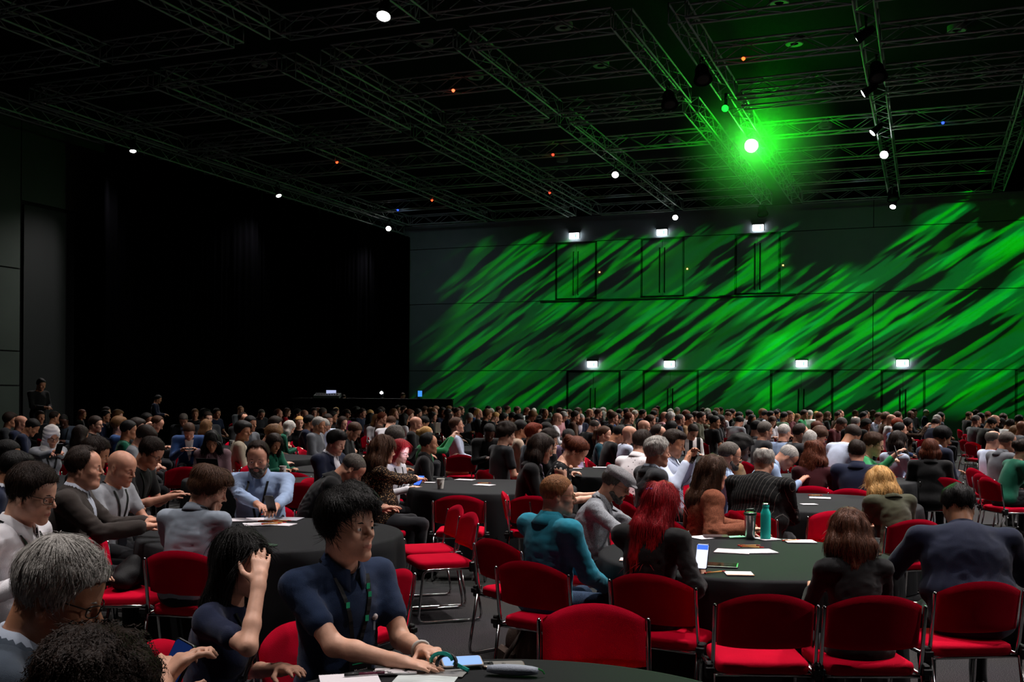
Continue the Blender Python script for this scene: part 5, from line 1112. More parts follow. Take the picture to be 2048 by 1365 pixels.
# ------------------------------------------------------------------ rows behind, one line per person
C = crowd
for a in [
 (19,824,'up',18,'m','t','messy','d','charcoal jacket'),(41,830,'up',10,'m','r',None,'d','navy jacket'),(65,837,'down',22,'m','t','short','k','navy jacket'),(80,822,'up',-40,'m','t','short','d','black shirt'),(109,822,'up',40,'m','t','buzz','d','grey shirt'),(127,828,'down',-80,'m','d','buzz','k','slate shirt',None,None,True),
 (164,820,'up',5,'f','t','long','a','black top'),(190,832,'up',0,'m','l','short','d','black shirt',None,True),(210,821,'up',0,'m','t','short','k','navy shirt'),(212,814,'up',10,'m','l','short','d','black jacket'),(235,819,'up',10,'m','l','messy','l','black tee'),(237,832,'phoneup',10,'m','l','messy','l','blue tee'),(256,841,'up',22,'m','t','short','k','emerald polo'),(160,852,'up',60,'f','t','long','d','black jacket'),(12,880,'up',10,'m','t','short','k','black jacket'),
 (273,835,'up',5,'m','l','messy','d','black shirt'),(293,826,'up',-10,'m','b','short','k','black shirt'),(315,831,'down',0,'m','r','reced','b','black shirt'),(291,849,'down',12,'m','r','messy','d','silver shirt'),(367,827,'down',-78,'m','r','short','s','charcoal suit','#7f93bd'),(378,845,'write',-76,'m','r','short','b','blue blazer','#d8d0cc'),(390,818,'up',-70,'m','t','short','l','black shirt'),(409,817,'up',0,'m','t','messy','k','black shirt'),(416,824,'up',-60,'m','l','short','d','charcoal jacket',None,True),(433,817,'up',-30,'m','t','short','d','navy tee'),(412,840,'up',60,'f','l','long','l','black top'),(481,812,'up',-30,'m','r','buzz','l','grey jacket'),(486,825,'up',-40,'m','r','reced','d','black jacket'),(485,841,'turnr',18,'m','t','messy','k','cream jacket'),(500,832,'up',-30,'m','t','short','k','grey shirt'),
 (523,818,'down',-45,'m','r','buzz','s','charcoal jacket'),(556,818,'up',0,'m','r','reced','a','black shirt'),(574,817,'up',10,'f','l','long','b','red top'),(595,818,'up',0,'m','t','short','k','black shirt'),(608,819,'up',-20,'m','r',None,'d','black jacket'),(628,816,'up',-70,'m','r','short','d','black shirt'),(645,816,'up',10,'m','b','short','s','black jacket'),(550,832,'up',20,'m','l','messy','d','brown jacket'),(546,848,'slump',22,'m','l','curly','l','brown jacket'),(579,842,'down',22,'f','l','long','w','emerald top'),(599,833,'up',-70,'f','l','short','y','black tee',None,True),(618,830,'up',10,'m','t','short','k','navy suit'),(637,834,'up',-10,'m','t','short','g','grey jacket'),(655,828,'up',-50,'m','r','short','d','sky shirt',None,True),(647,837,'down',2,'m','r','short','g','navy suit','#d0c4c8',True),(709,844,'down',-6,'m','r','short','b','black jacket',None,True),(685,834,'up',-40,'f','l','long','d','black top',None,True),(692,820,'up',-50,'f','b','curly','d','magenta top'),(712,814,'up',0,'m','b','curly','k','navy shirt'),(724,817,'up',-20,'m','r','short','d','navy jacket'),(740,820,'up',20,'f','l','short','y','black top'),(741,827,'up',30,'f','t','bob','k','white top'),(753,830,'up',-40,'f','l','bob','l','white blazer'),(757,818,'up',0,'m','t','short','k','black shirt'),(672,815,'up',-10,'f','l','short','y','black top'),(664,822,'up',10,'m','t','short','k','black shirt'),
 (764,825,'up',0,'m','r','short','a','brown shirt'),(782,832,'slump',60,'m','l','short','b','white tee'),(796,811,'up',-40,'m','r','short','d','black shirt'),(807,812,'up',0,'m','r','short','d','charcoal shirt'),(808,828,'up',40,'f','t','long','k','white top'),(788,850,'down',30,'m','t','curly','s','navy shirt'),(831,832,'up',0,'m','r',None,'d','black jacket'),(848,832,'down',22,'m','t','short','k','black jacket','#d8d8dc'),(851,853,'phoneup',18,'f','l','bun','y','green top'),(865,825,'up',-10,'f','r','long','k','black top'),(867,816,'up',0,'m','r','reced','l','brown shirt'),(872,811,'up',0,'m','r',None,'d','black shirt'),(883,816,'up',20,'m','t','short','k','slate shirt'),(896,818,'up',10,'m','r','short','d','black shirt'),(899,828,'lookup',5,'f','r','long','d','black top'),(914,816,'up',-20,'m','r','short','b','charcoal shirt'),(898,812,'up',0,'m','r','short','l','brown shirt'),(921,813,'up',0,'m','r','short','b','black shirt'),(911,835,'lookup',4,'m','r','short','b','sky shirt',None,None,True),(939,827,'down',-58,'f','t','bob','g','grey cardigan'),(956,818,'lookup',0,'m','r','reced','y','black suit','#8a8f98',True),(944,815,'up',0,'m','t','short','k','black jacket'),(982,817,'down',0,'m','r','short','g','charcoal jacket'),(992,824,'down',20,'m','l','buzz','y','charcoal shirt'),(979,847,'down',-84,'m','d','short','k','black hoodie'),(976,812,'up',10,'m','t','short','k','black shirt'),(997,813,'up',0,'m','r','short','b','black shirt'),(835,818,'up',0,'m','r','short','d','black shirt'),(850,813,'up',20,'m','r','short','b','black jacket'),(820,820,'up',0,'f','r','bob','d','brown top'),
 (1015,812,'up',0,'m','r','short','b','white shirt'),(1034,813,'up',0,'m','r','short','b','brown shirt'),(1007,826,'up',20,'m','t','short','k','black shirt'),(1025,825,'down',10,'m','t','short','k','black jacket'),(1037,828,'down',10,'m','t','short','k','charcoal jacket'),(1054,816,'up',-20,'f','r','long','a','white top'),(1068,816,'down',-84,'m','t','buzz','w','black jacket'),(1040,840,'up',14,'m','t','short','k','beige shirt',None,True),(1092,844,'down',10,'m','t','short','k','black shirt'),(1137,858,'down',-72,'m','t','short','k','lilac shirt',None,True,True),(1112,830,'down',2,'m','b','short','k','charcoal suit','#b8bcc8'),(1127,823,'down',-30,'m','r','short','g','pink shirt'),(1114,825,'up',0,'m','r',None,'d','white shirt'),(1119,816,'up',0,'m','r','short','b','black shirt'),(1102,813,'up',10,'f','t','long','k','white top'),(1138,819,'up',20,'m','r','short','b','charcoal shirt'),(1162,827,'down',-66,'m','r','buzz','g','navy suit','#d4d0de'),(1178,821,'up',0,'f','r','bun','d','pink top'),(1179,817,'up',0,'m','r',None,'d','brown shirt'),(1206,815,'up',0,'m','r','short','g','charcoal shirt'),(1159,817,'up',20,'f','t','bob','k','white top'),(1206,823,'up',30,'f','l','bob','g','grey cardigan'),(1190,839,'down',18,'m','r','ring','s','black suit','#d8d8de',True),(1208,852,'up',-14,'f','l','pony','b','teal shirt',None,None,True),(1226,824,'up',0,'m','r','short','b','black shirt'),(1234,827,'down',10,'m','t','short','k','blue shirt'),(1239,818,'up',0,'m','t','short','k','black jacket'),(1240,850,'down',10,'m','t','short','k','black tee'),(1258,850,'up',10,'m','r',None,'d','sky shirt',None,True,True),(1085,818,'up',0,'f','r','long','k','black top'),(1150,822,'up',0,'m','r','short','d','brown jacket'),(1196,818,'up',0,'m','r','short','b','navy shirt'),
 (1258,825,'up',10,'m','r','reced','a','charcoal suit'),(1263,816,'up',0,'m','r','short','l','white shirt'),(1270,820,'down',6,'m','r','buzz','w','khaki jacket',None,True),(1285,819,'up',0,'m','r','short','k','navy jacket'),(1287,839,'up',-6,'m','r',None,'d','charcoal shirt',None,True),(1307,821,'down',10,'m','t','short','k','pink shirt'),(1315,812,'up',0,'m','r','short','d','grey shirt'),(1316,849,'up',-18,'m','r','reced','d','black shirt'),(1327,829,'down',-30,'f','r','bob','d','maroon top'),(1340,824,'up',10,'m','r','curly','g','grey shirt'),(1329,823,'up',0,'m','r',None,'d','pink shirt'),(1354,815,'up',10,'m','r','short','g','charcoal shirt'),(1343,842,'up',36,'m','t','short','k','silver shirt'),(1360,828,'up',4,'m','r','buzz','s','navy jacket',None,True),(1377,828,'up',-20,'m','r','short','d','tan suit','#b0a8a0',True),(1386,848,'down',-72,'m','r','short','d','white striped shirt',None,True),(1391,823,'up',0,'m','r','short','d','charcoal shirt'),(1402,824,'up',-20,'m','r','short','d','olive jacket'),(1414,827,'up',20,'f','t','afro','d','khaki top'),(1429,832,'turnr',20,'m','t','short','k','black tee'),(1440,830,'up',0,'m','d','short','k','charcoal tee'),(1415,817,'up',0,'m','r','short','g','brown shirt'),(1433,816,'up',0,'m','r','short','l','black shirt'),(1441,815,'up',10,'m','r','short','d','charcoal shirt'),(1457,823,'down',10,'m','r','buzz','b','silver thin shirt'),(1464,818,'up',0,'m','t','short','k','black shirt'),(1479,832,'slump',40,'m','r','short','k','silver shirt'),(1499,821,'up',0,'m','r','short','k','white shirt'),(1504,830,'up',-50,'f','t','long','k','black jacket'),(1478,824,'up',10,'m','t','short','k','black jacket'),(1300,830,'up',0,'m','r','short','b','navy shirt'),
 (1513,841,'up',12,'m','r','short','k','charcoal suit'),(1529,843,'up',12,'m','r','short','s','charcoal suit','#b0b0b8',True),(1530,821,'up',0,'m','t','short','k','sky shirt'),(1541,822,'up',0,'m','t','short','k','black shirt'),(1545,833,'down',-76,'f','l','long','b','white top'),(1552,820,'up',0,'m','t','short','k','charcoal shirt'),(1568,824,'up',20,'m','t','short','k','sage tee'),(1582,825,'up',20,'f','l','short','y','blue floral top'),(1594,828,'down',-50,'f','l','long','l','teal top'),(1568,847,'up',40,'m','r','buzz','g','lightblue shirt',None,None,True),(1600,847,'up',6,'m','r','reced','d','charcoal suit','#b8bcc4',True),(1608,820,'up',-30,'m','t','short','d','green shirt'),(1633,823,'up',-80,'f','l','short','y','black jacket'),(1619,862,'up',26,'f','l','long','g','white top'),(1638,851,'down',8,'m','r','curly','b','navy jacket'),(1634,843,'up',20,'m','r','short','a','maroon top'),(1683,835,'down',-36,'m','r','short','s','maroon sweater',None,True),(1680,820,'up',-20,'m','r','reced','b','blue shirt'),(1711,832,'up',50,'m','r','ring','g','black jacket'),(1727,824,'up',-20,'m','r','short','k','charcoal jacket'),(1732,838,'chin',-40,'f','b','curly','k','brown top'),(1746,821,'up',-10,'f','r','long','b','brown top'),(1757,825,'chin',-58,'m','r','short','b','sky shirt'),(1655,824,'up',0,'f','r','bob','b','black top'),
 (1782,828,'up',-10,'m','r',None,'d','white shirt'),(1772,826,'up',0,'m','r','short','b','brown shirt'),(1794,836,'up',0,'m','r','short','r','blue shirt'),(1799,845,'up',6,'m','r','reced','k','black jacket'),(1814,837,'phoneup',-10,'f','r','curly','k','brown sparkly top'),(1821,821,'up',0,'m','d',None,'k','charcoal shirt'),(1871,836,'slump',46,'m','r','short','d','navy sweater'),(1874,829,'up',14,'m','r','buzz','g','grey shirt'),(1881,825,'up',0,'m','t','short','k','charcoal jacket'),(1938,823,'up',-4,'m','r','buzz','b','black jacket'),(1952,830,'up',4,'m','r','buzz','s','grey polo',None,None,True),(1961,826,'up',0,'m','t','short','k','navy shirt'),(1977,823,'up',0,'f','r','short','b','black top'),(1983,835,'down',10,'m','t','short','k','black jacket'),(1989,829,'up',0,'m','r',None,'d','black shirt'),(2002,837,'down',10,'f','t','bob','d','black top'),(2019,838,'down',14,'f','t','curly','d','white top'),(2029,852,'down',24,'f','l','long','l','grey top'),(2044,841,'up',0,'m','b',None,'d','grey shirt'),(2038,830,'up',0,'m','t','short','k','black shirt')]: C(*a)
# the back rows close up: heads half hidden behind one another
_r = random.Random(21)
for i in range(46):
    x = 640 + i * 30.4 + _r.uniform(-8, 8)
    if 1885 < x < 1930: continue
    C(x, 815 + _r.uniform(-2.0, 5.5) + (x - 1024) * .007, _r.choice(['up', 'up', 'down', 'turnl', 'turnr', 'lookup']), _r.choice([0, 10, 20, 40, -20, -60]), _r.choice('mmmf'), _r.choice('rrltb'), _r.choice(['short', 'short', 'buzz', 'messy', 'bob', 'reced']), _r.choice('kkddbbgla'), _r.choice(['black', 'charcoal', 'navy', 'grey', 'white', 'blue', 'maroon', 'brown', 'slate']) + ' ' + _r.choice(['jacket', 'shirt', 'tee']))
build_crowd()
# ------------------------------------------------------------------ headscarf and flat cap
def head_part(key, name, V, F, m):
    o, J, s = HERO[key]; HM = Matrix.Translation(J['hd']) @ Matrix(J['Rh'].tolist()).to_4x4() @ Matrix.Scale(J['hs'], 4); return put(name, mk_mesh(name, V, F), m, o, matrix=HM)
sd = SDF(.006)
sd.ell((-.012, 0, .04), (.112, .092, .105), k=.02); sd.ell((-.02, 0, -.06), (.085, .082, .10), k=.05); sd.cone((-.03, 0, -.12), (-.02, 0, -.21), .085, .12, k=.06); sd.ell((.03, 0, -.17), (.09, .10, .06), k=.04)
sd.ell((.115, 0, -.018), (.06, .052, .078), k=.02, op='s')
V, F = sd.mesh(); N_ = normals(V, F); V = V + N_ * (.004 * wob(V, 60, 4, (1, 1, 2)))[:, None]; head_part('hijab', 'headscarf', V, F, cloth('#cfcac6', 'fine'))
sd = SDF(.005)
sd.ell((.012, 0, .082), (.125, .098, .048), rot('Y', 8), k=.02); sd.cone((.085, -.05, .052), (.085, .05, .052), .022, k=.03); sd.ell((.115, 0, .050), (.045, .075, .010), rot('Y', 14), k=.012); sd.ell((-.02, 0, .06), (.10, .085, .045), k=.02); sd.ell((-.01, 0, -.01), (.094, .074, .075), k=.006, op='s')
V, F = sd.mesh(); N_ = normals(V, F); V = V + N_ * (.0022 * wob(V, 70, 4))[:, None]; head_part('cap', 'flat_cap', V, F, cloth('#7c7b7e', 'heather'))
# hair clip of the red haired woman
b = MB()
for i in range(9):
    a = i * .7; c = Vector((-.118 + .006 * math.cos(a * 2), .030 * math.cos(a), .055 + .02 * math.sin(a))); b.lathe([(.001, -.010), (.010, -.004), (.011, .004), (.001, .010)], 7, c)
o, J, s = HERO['redw']; HMr = Matrix.Translation(J['hd']) @ Matrix(J['Rh'].tolist()).to_4x4(); b.obj('hair_clip', mat('mixed purple and blue hair beads', '#5a4a9a', .25, spec=.6, vary=(60, .9)), o, smooth=True, matrix=HMr)
# ------------------------------------------------------------------ empty chairs
for (x, y, d, yaw, t) in [
  (1200, 1262, 4.42, -88, 'empty red chair facing us across the bottom table'), (1513, 1245, 5.22, 88, 'empty linked red chair left of the brown haired woman'),
  (880, 1130, 8.2, 200, 'nearer of two empty red chairs in the open aisle, seat towards us'), (856, 1105, 8.75, 198, 'farther of two empty red chairs in the open aisle'),
  (922, 1075, 9.95, 88, 'empty red chair tucked at the cup table, left one, back to us'), (1078, 1075, 9.95, 76, 'empty red chair tucked at the cup table, right one, back to us'),
  (990, 985, 12.9, -88, 'empty red chair beyond the cup table facing us'), (922, 960, 16.5, 92, 'red chair that carries the brown handbag'),
  (1655, 1085, 8.35, -125, 'empty red chair between bottle table and olive jacket'), (1618, 1000, 11.2, -95, 'empty red chair beyond the paper table facing us, left one'), (1702, 1000, 11.2, -100, 'red chair beyond the paper table, middle one'), (1737, 1010, 10.6, -110, 'red chair beyond the paper table, right one'), (1868, 1075, 9.8, 170, 'empty red chair beside the navy suit'), (1850, 1060, 9.0, 150, 'empty red chair right of the olive jacket'),
  (1048, 1130, 6.95, 40, 'empty red chair just behind the teal blazer'), (268, 1190, 6.75, 6, 'red chair with a black bag left of the wavy haired man'), (310, 1075, 7.6, -170, 'empty red chair behind the bald man'), (708, 1135, 5.7, 150, 'red chair partly hidden behind the navy polo'), (1530, 1060, 8.6, 10, 'red chair behind the tumbler and bottle'), (575, 950, 12.6, 110, 'empty red chair behind the blue shirt'), (622, 985, 11.2, 80, 'empty red chair left of the bald bending man'), (1962, 925, 22.0, 5, 'red chair beyond the aisle, farthest of the empty ones'), (1951, 900, 27.0, 5, 'red chair beyond the aisle near the back'), (1400, 960, 12.0, -30, 'empty red chair right of the man typing on his phone'), (360, 935, 13.4, 120, 'empty red chair with laptop in front of it'), (1290, 1075, 7.9, -20, 'red chair with a patterned red scarf on it')]:
    p = P(x, y, d); chair((p.x, p.y), yaw, t, True, 'empty red chairs')
# ------------------------------------------------------------------ things on the tables
M_paper = mat('white note paper', '#d9d3d8', .8, spec=.1); M_paper2 = mat('pale pink note paper', '#d8c6cb', .8, spec=.1)
M_cup = mat('white paper cup', '#d8d4cc', .7); M_lid = mat('cup lid', '#c9c5bd', .5); M_cupin = mat('coffee', '#2a160c', .3)
def on_table(px, py):
    p = PZ(px, py, .747); t = min(TABLES, key=lambda t: math.hypot(t[0] - p.x, t[1] - p.y)); dx, dy = p.x - t[0], p.y - t[1]; r = math.hypot(dx, dy)
    if r > .80: dx *= .78 / r; dy *= .78 / r
    return Vector((t[0] + dx, t[1] + dy, .747))
PAPERS = []
def paper(px, py, w, l, ang, label, m=None, sheets=3, name='note_paper', edge=None):
    PAPERS.append(1); b = MB(); b.box((0, 0, .0012 * sheets / 2), (w, l, .0012 * sheets)); o = b.obj(name, m or M_paper, loc=on_table(px, py) + Vector((0, 0, .0007 * (len(PAPERS) % 5))), rotz=R(ang)); tag(o, label, 'paper', 'papers on the tables')
    if edge: e2 = MB(); e2.box((0, -l / 2 + .006, .0012 * sheets + .0004), (w, .012, .0006)); e2.obj('printed_edge', mat('orange printed edge', edge, .7), o)
    return o
def pencil(px, py, ang, label, z=.0, m='#c08a4a', L=.14, name='pen'):
    p = on_table(px, py); e = empty(name, p + Vector((0, 0, .006 + z)), R(ang), label, 'pen', 'pens on the tables')
    b = MB(); b.tube([(-L / 2, 0, 0), (L / 2 - .03, 0, 0)], .0045, 8); b.obj('barrel', mat('kraft card pen barrel', m, .6), e, smooth=True)
    b = MB(); b.tube([(L / 2 - .03, 0, 0), (L / 2 - .006, 0, 0), (L / 2, 0, 0)], [.0048, .003, .001], 8); b.tube([(-L / 2 - .012, 0, 0), (-L / 2, 0, 0)], .005, 8); b.tube([(-L / 2, 0, .006), (-L / 2 + .035, 0, .006)], .0016, 5); b.obj('tip_and_clip', mat('red pen plastic', '#b01414', .35), e, smooth=True); return e
def cup(px, py, label, h=.105, r=.041):
    p = on_table(px, py); e = empty('paper_cup', p, 0, label, 'cup', 'paper cups on the tables')
    b = MB(); b.lathe([(.001, .003), (r * .70, .0), (r * .72, .004), (r * .98, h - .006), (r * 1.06, h - .004), (r * 1.06, h), (r * .95, h - .002), (r * .70, .01), (.001, .01)], 20); b.obj('cup_body', M_cup, e, smooth=True, sharp=40)
    b = MB(); b.lathe([(.001, h - .02), (r * .9, h - .02)], 20); b.obj('coffee', M_cupin, e); 
    b = MB(); b.box((0, -r * .86, h * .52), (.03, .003, .028), Matrix.Rotation(R(-9), 3, 'X')); b.obj('printed_mark', mat('cup print brown', '#5a5048', .7), e); return e
def phone(p, ang, label, body, screen=None, tilt=None, L=.148, W_=.072, case=None):
    e = empty('phone', p, R(ang), label, 'phone', 'phones'); 
    if tilt is not None: e.rotation_euler = tilt
    b = MB(); V = []; F = []; rr = round_rect(W_ / 2, L / 2, .010); n = len(rr)
    for z, ins in ((-.004, .002), (-.0025, 0), (.0025, 0), (.004, .002)):
        for (x, y) in rr: V.append((x * (1 - ins / .04), y * (1 - ins / .08), z))
    for i in range(3):
        for j in range(n): F.append([i * n + j, i * n + (j + 1) % n, (i + 1) * n + (j + 1) % n, (i + 1) * n + j])
    F.append(list(range(n))[::-1]); F.append([3 * n + j for j in range(n)]); b.add(V, F); b.obj('case', body, e)
    if screen: c = MB(); c.add([(x * .90, y * .94, .0046) for x, y in rr], [list(range(n))]); c.obj('screen', screen, e)
    return e
def camera_bump(e, n=3, z=-.0045, x=.018, y=.045, m=None):
    b = MB(); b.box((x, y, z), (.030, .034, .003), bev=.001); b.obj('camera_plate', m or M_blackmetal, e)
    b = MB()
    for i in range(n): b.lathe([(.001, .002), (.0055, .002), (.006, 0)], 10, (x + (-.007, .007, -.007)[i], y + (.008, 0, -.008)[i], z + .0015 * (1 if z > 0 else -1)))
    b.obj('camera_lenses', mat('camera lens glass', '#050608', .1, spec=.8), e, smooth=True)
M_blk_phone = mat('black phone case', '#0b0c0e', .35, spec=.5); M_silver = mat('silver phone back', '#b9b6b0', .25, metal=.5); M_mint = mat('mint phone case', '#8fd0ae', .5); M_clear = mat('white drawn phone case', '#c9c4c6', .4); M_gold = mat('rose gold edge', '#a88a74', .3, metal=.7)
scr_blue = mat('phone screen pale blue', '#7f9fd8', .2, emit=('#7fa4e6', .55)); scr_dark = mat('phone screen off', '#08090c', .08, spec=.7); scr_white = mat('phone screen white page', '#e8ecf4', .2, emit=('#dfe8ff', .75)); scr_band = mat('phone screen blue header', '#3a62d8', .2, emit=('#3a62e6', 1.2)); scr_face = mat('bright phone screen', '#e8e8ff', .2, emit=('#d4d2ff', 11.0))
# bottom table
up = lambda v, z: Vector((v.x, v.y, v.z + z))
e = phone(up(on_table(912, 1318), .02), 78, 'phone with pale blue screen under the polo man\'s hand', mat('cream phone case', '#b3aaa2', .5), scr_blue, tilt=(R(0), R(14), R(-76)))
e = phone(up(on_table(1005, 1308), .006), -84, 'silver phone lying face down at the bottom table edge', M_silver); camera_bump(e, 2, .0052, 0.0, -.055)
b = MB(); b.lathe([(.001, .0052), (.0055, .0052), (.006, .0048)], 14, (0, -.002, 0)); b.box((0, .0065, .005), (.0018, .004, .0006)); b.obj('emblem', mat('grey phone emblem', '#4c4a48', .3), e)
b = MB(); b.tube([(0, -.002, -.001)] and [(x, y, 0) for x, y in round_rect(.036, .074, .010)], .0022, 6, closed=True); b.obj('edge_band', M_gold, e, smooth=True)
# key fob with chain
kp = on_table(968, 1311); e = empty('key_chain', kp + Vector((0, 0, .004)), 0, 'small silver key chain beside the silver phone', 'key chain')
for i in range(5):
    b = MB(); b.tube([(-.03 + i * .014 + .008 * math.cos(a), .006 * math.sin(a), .0025 * ((i % 2) * 2 - 1) * math.sin(a)) for a in np.linspace(0, 2 * PI, 11)[:-1]], .0016, 5, closed=True); b.obj('link', M_chrome, e, smooth=True)
b = MB(); b.box((.05, 0, .002), (.03, .018, .006), bev=.002); b.obj('fob', mat('dark grey fob', '#3a3a3c', .4), e)
e = phone(up(on_table(768, 1335), .008), 80, 'white phone with black line drawing on its case', M_clear); e.rotation_euler = (0, 0, R(-83)); camera_bump(e, 3, .0055, -.012, .048)
b = MB(); rng = random.Random(3)
for i in range(7): pts = [(rng.uniform(-.025, .025), rng.uniform(-.06, .03), .0047)]; [pts.append((pts[-1][0] + rng.uniform(-.012, .012), pts[-1][1] + rng.uniform(-.016, .016), .0047)) for _ in range(4)]; b.tube(pts, .0008, 4)
b.obj('line_drawing', M_blackmetal, e)
# spiral notebook with pen
nbp = on_table(690, 1362); e = empty('spiral_notebook', nbp, R(14), 'open white spiral notebook at the bottom edge', 'notebook')
b = MB(); b.box((0, -.05, .006), (.20, .24, .010)); b.obj('pages', M_paper, e)
for i in range(26):
    b2 = MB() if i == 0 else b2
    if i == 0: b2.tube([(0, .004 * math.cos(a), .006 + .007 * math.sin(a)) for a in np.linspace(0, 2 * PI, 9)[:-1]], .0011, 4, closed=True); ME_coil = b2.mesh('coil', True)
    put('coil', ME_coil, M_blackmetal, e, matrix=Matrix.Translation((-.095 + i * .0076, .072, 0)))
e = empty('ballpoint_pen', on_table(712, 1352) + Vector((0, 0, .018)), R(17), 'dark red and black ballpoint pen on the notebook', 'pen')
b = MB(); b.tube([(-.07, 0, 0), (-.02, 0, 0)], .0052, 8); b.obj('grip', M_blackmetal, e, smooth=True); b = MB(); b.tube([(-.02, 0, 0), (.07, 0, 0)], .005, 8); b.obj('barrel', mat('plum pen barrel', '#5a1030', .3, spec=.5), e, smooth=True); b = MB(); b.box((.05, 0, .007), (.04, .004, .002)); b.obj('clip', M_chrome, e)
# printed sheet and badge in plastic
o = paper(850, 1362, .21, .20, -8, 'printed programme sheet beside the notebook', mat('printed sheet', '#c4cccb', .6, vary=(70, .25, (.15, 1, 1))), 2, 'programme_sheet')
e = empty('badge_holder', on_table(893, 1347) + Vector((0, 0, .003)), R(-12), 'clear badge holder with teal and black lanyard bunched on top', 'badge')
b = MB(); b.box((0, 0, 0), (.14, .10, .003), bev=.001); b.obj('sleeve', mat('clear plastic sleeve', '#9a9896', .15, spec=.6), e)
b = MB(); b.tube([(.0 + .035 * math.cos(a), .02 * math.sin(a), .03 + .028 * math.sin(a)) for a in np.linspace(-.4, 3.6, 12)], .007, 5); b.obj('ribbon', M_strap, e); b = MB(); b.tube([(-.02 + .04 * math.cos(a), .012, .034 + .030 * math.sin(a)) for a in np.linspace(.2, 3.3, 10)], .0075, 5); b.tube([(.02, .02, .03), (.05, .03, .012), (.075, .02, .006)], .0075, 5); b.obj('printed_ribbon', mat('teal printed ribbon', '#1c9a8e', .5), e)
# pencil pouch
e = empty('pencil_pouch', on_table(1025, 1352), R(-8), 'grey blue zip pencil pouch on the bottom table', 'pencil case'); b = MB()
V = []; F = []; n = 14
for i in range(9):
    t = i / 8; x = -.09 + .18 * t; q_ = max(.12, math.sin(PI * min(1, max(0, .07 + .86 * t))) ** .35)
    for j in range(n): a = 2 * PI * j / n; V.append((x, .026 * q_ * math.cos(a), .020 + .019 * q_ * math.sin(a)))
for i in range(8):
    for j in range(n): F.append([i * n + j, i * n + (j + 1) % n, (i + 1) * n + (j + 1) % n, (i + 1) * n + j])
F.append(list(range(n))[::-1]); F.append([8 * n + j for j in range(n)]); b.add(V, F); b.obj('pouch', mat('grey blue pouch fabric', '#9aa2b0', .6, bump=(200, .2)), e, smooth=True)
b = MB(); b.tube([(.09, 0, .028), (.105, .006, .02), (.112, .01, .008)], .003, 5); b.obj('zip_pull', mat('green zip pull', '#3fae5a', .4), e)
# badge of the polo man, his watch and shirt emblem
o, J, s = HERO['polo']
W3 = J['wrL']; dW = unit(J['wrL'] - J['elL']); q1 = Vector(dW).orthogonal().normalized(); q2 = Vector(dW).cross(q1); c = Vector(W3 - dW * .022)
b = MB(); b.tube([c + (q1 * math.cos(a) + q2 * math.sin(a)) * .033 for a in np.linspace(0, 2 * PI, 17)[:-1]], .0075, 6, closed=True); b.obj('watch_band', mat('white watch band', '#c4c2bc', .5), o, smooth=True)
gm = [ch for ch in o.children if ch.name.startswith('polo')][0]; tr = BVHTree.FromPolygons([v.co for v in gm.data.vertices], [tuple(p_.vertices) for p_ in gm.data.polygons])
fx = Vector(J['Rt'] @ np.array((1., 0, 0)))
def on_chest(y, dz): return tr.ray_cast(Vector(J['nb'] + J['Rt'] @ np.array((.23, y, dz))), -fx)[0]
c = on_chest(.095, -.20)
if c is not None:
    b = MB(); b.lathe([(.001, .002), (.013, .001), (.0135, -.002)], 16); b.obj('embroidered_emblem', mat('white and red emblem', '#c9c0c0', .7, vary=(160, .6)), o, smooth=True, matrix=Matrix.Translation(c + fx * .004) @ fx.to_track_quat('Z', 'Y').to_matrix().to_4x4())
    b = MB(); b.box((0, 0, 0), (.003, .010, .034)); b.obj('embroidered_text', mat('pale thread', '#8a90a0', .7), o, matrix=Matrix.Translation(on_chest(.095, -.235) + fx * .003))
for i_, (y_, dz_) in enumerate(((.058, -.075), (.058, -.105), (-.052, -.13), (.036, -.19))):
    c = on_chest(y_, dz_)
    if c is not None: b = MB(); b.box((0, 0, 0), (.002, .016, .022)); b.obj('printed_tab', M_strapg, o, matrix=Matrix.Translation(c + fx * .010))
bad = [ch for ch in o.children if ch.name.startswith('badge')]
def text(body, size, m, parent, matrix):
    cu = bpy.data.curves.new('lettering', 'FONT'); cu.body = body; cu.size = size; cu.align_x = 'CENTER'; cu.extrude = .0002
    t = bpy.data.objects.new('lettering', cu); COL.objects.link(t); bpy.context.view_layer.update()
    me = bpy.data.meshes.new_from_object(t.evaluated_get(bpy.context.evaluated_depsgraph_get())); bpy.data.objects.remove(t)
    me.materials.clear(); me.materials.append(None); return put('lettering', me, m, parent, matrix=matrix)
M_print = mat('white print', '#d8d8d8', .6); M_printg = mat('green print', '#22b07a', .6)
if bad:
    bb = np.array([v.co for v in bad[0].data.vertices]); cx_, cy_, cz_ = bb.mean(0); xf = bb[:, 0].max() + .0006
    F2 = Matrix(((0, 0, 1, 0), (1, 0, 0, 0), (0, 1, 0, 0), (0, 0, 0, 1)))      # text x -> +y, text y -> +z, facing +x
    for (tx, sz, dz, m) in (('Quantum', .017, .040, M_print), ('Masanori', .017, -.002, M_print)): text(tx, sz, m, bad[0], Matrix.Translation((xf, cy_ - (.01 if tx == 'Quantum' else 0), cz_ + dz)) @ F2)
    [(lambda q_: q_.obj('printed_band', M_printg, bad[0]))(MB().box(*bx_)) for bx_ in (((xf, cy_ + .030, cz_ + .037), (.0006, .026, .014)), ((xf, cy_ - .005, cz_ + .030), (.0006, .07, .004)), ((xf, cy_, cz_ - .068), (.0006, .104, .012)))]
    b = MB(); b.box((xf, cy_, cz_ - .014), (.0005, .03, .003)); b.box((xf, cy_, cz_ - .034), (.0005, .034, .002)); b.obj('small_print', mat('grey print', '#8a8a8e', .6), bad[0])
    b = MB(); [b.tube([(xf - .002, cy_ + y, cz_ + .064), (xf, cy_ + y, cz_ + .085)], .003, 6) for y in (-.03, .03)]; b.obj('clips', M_chrome, bad[0])
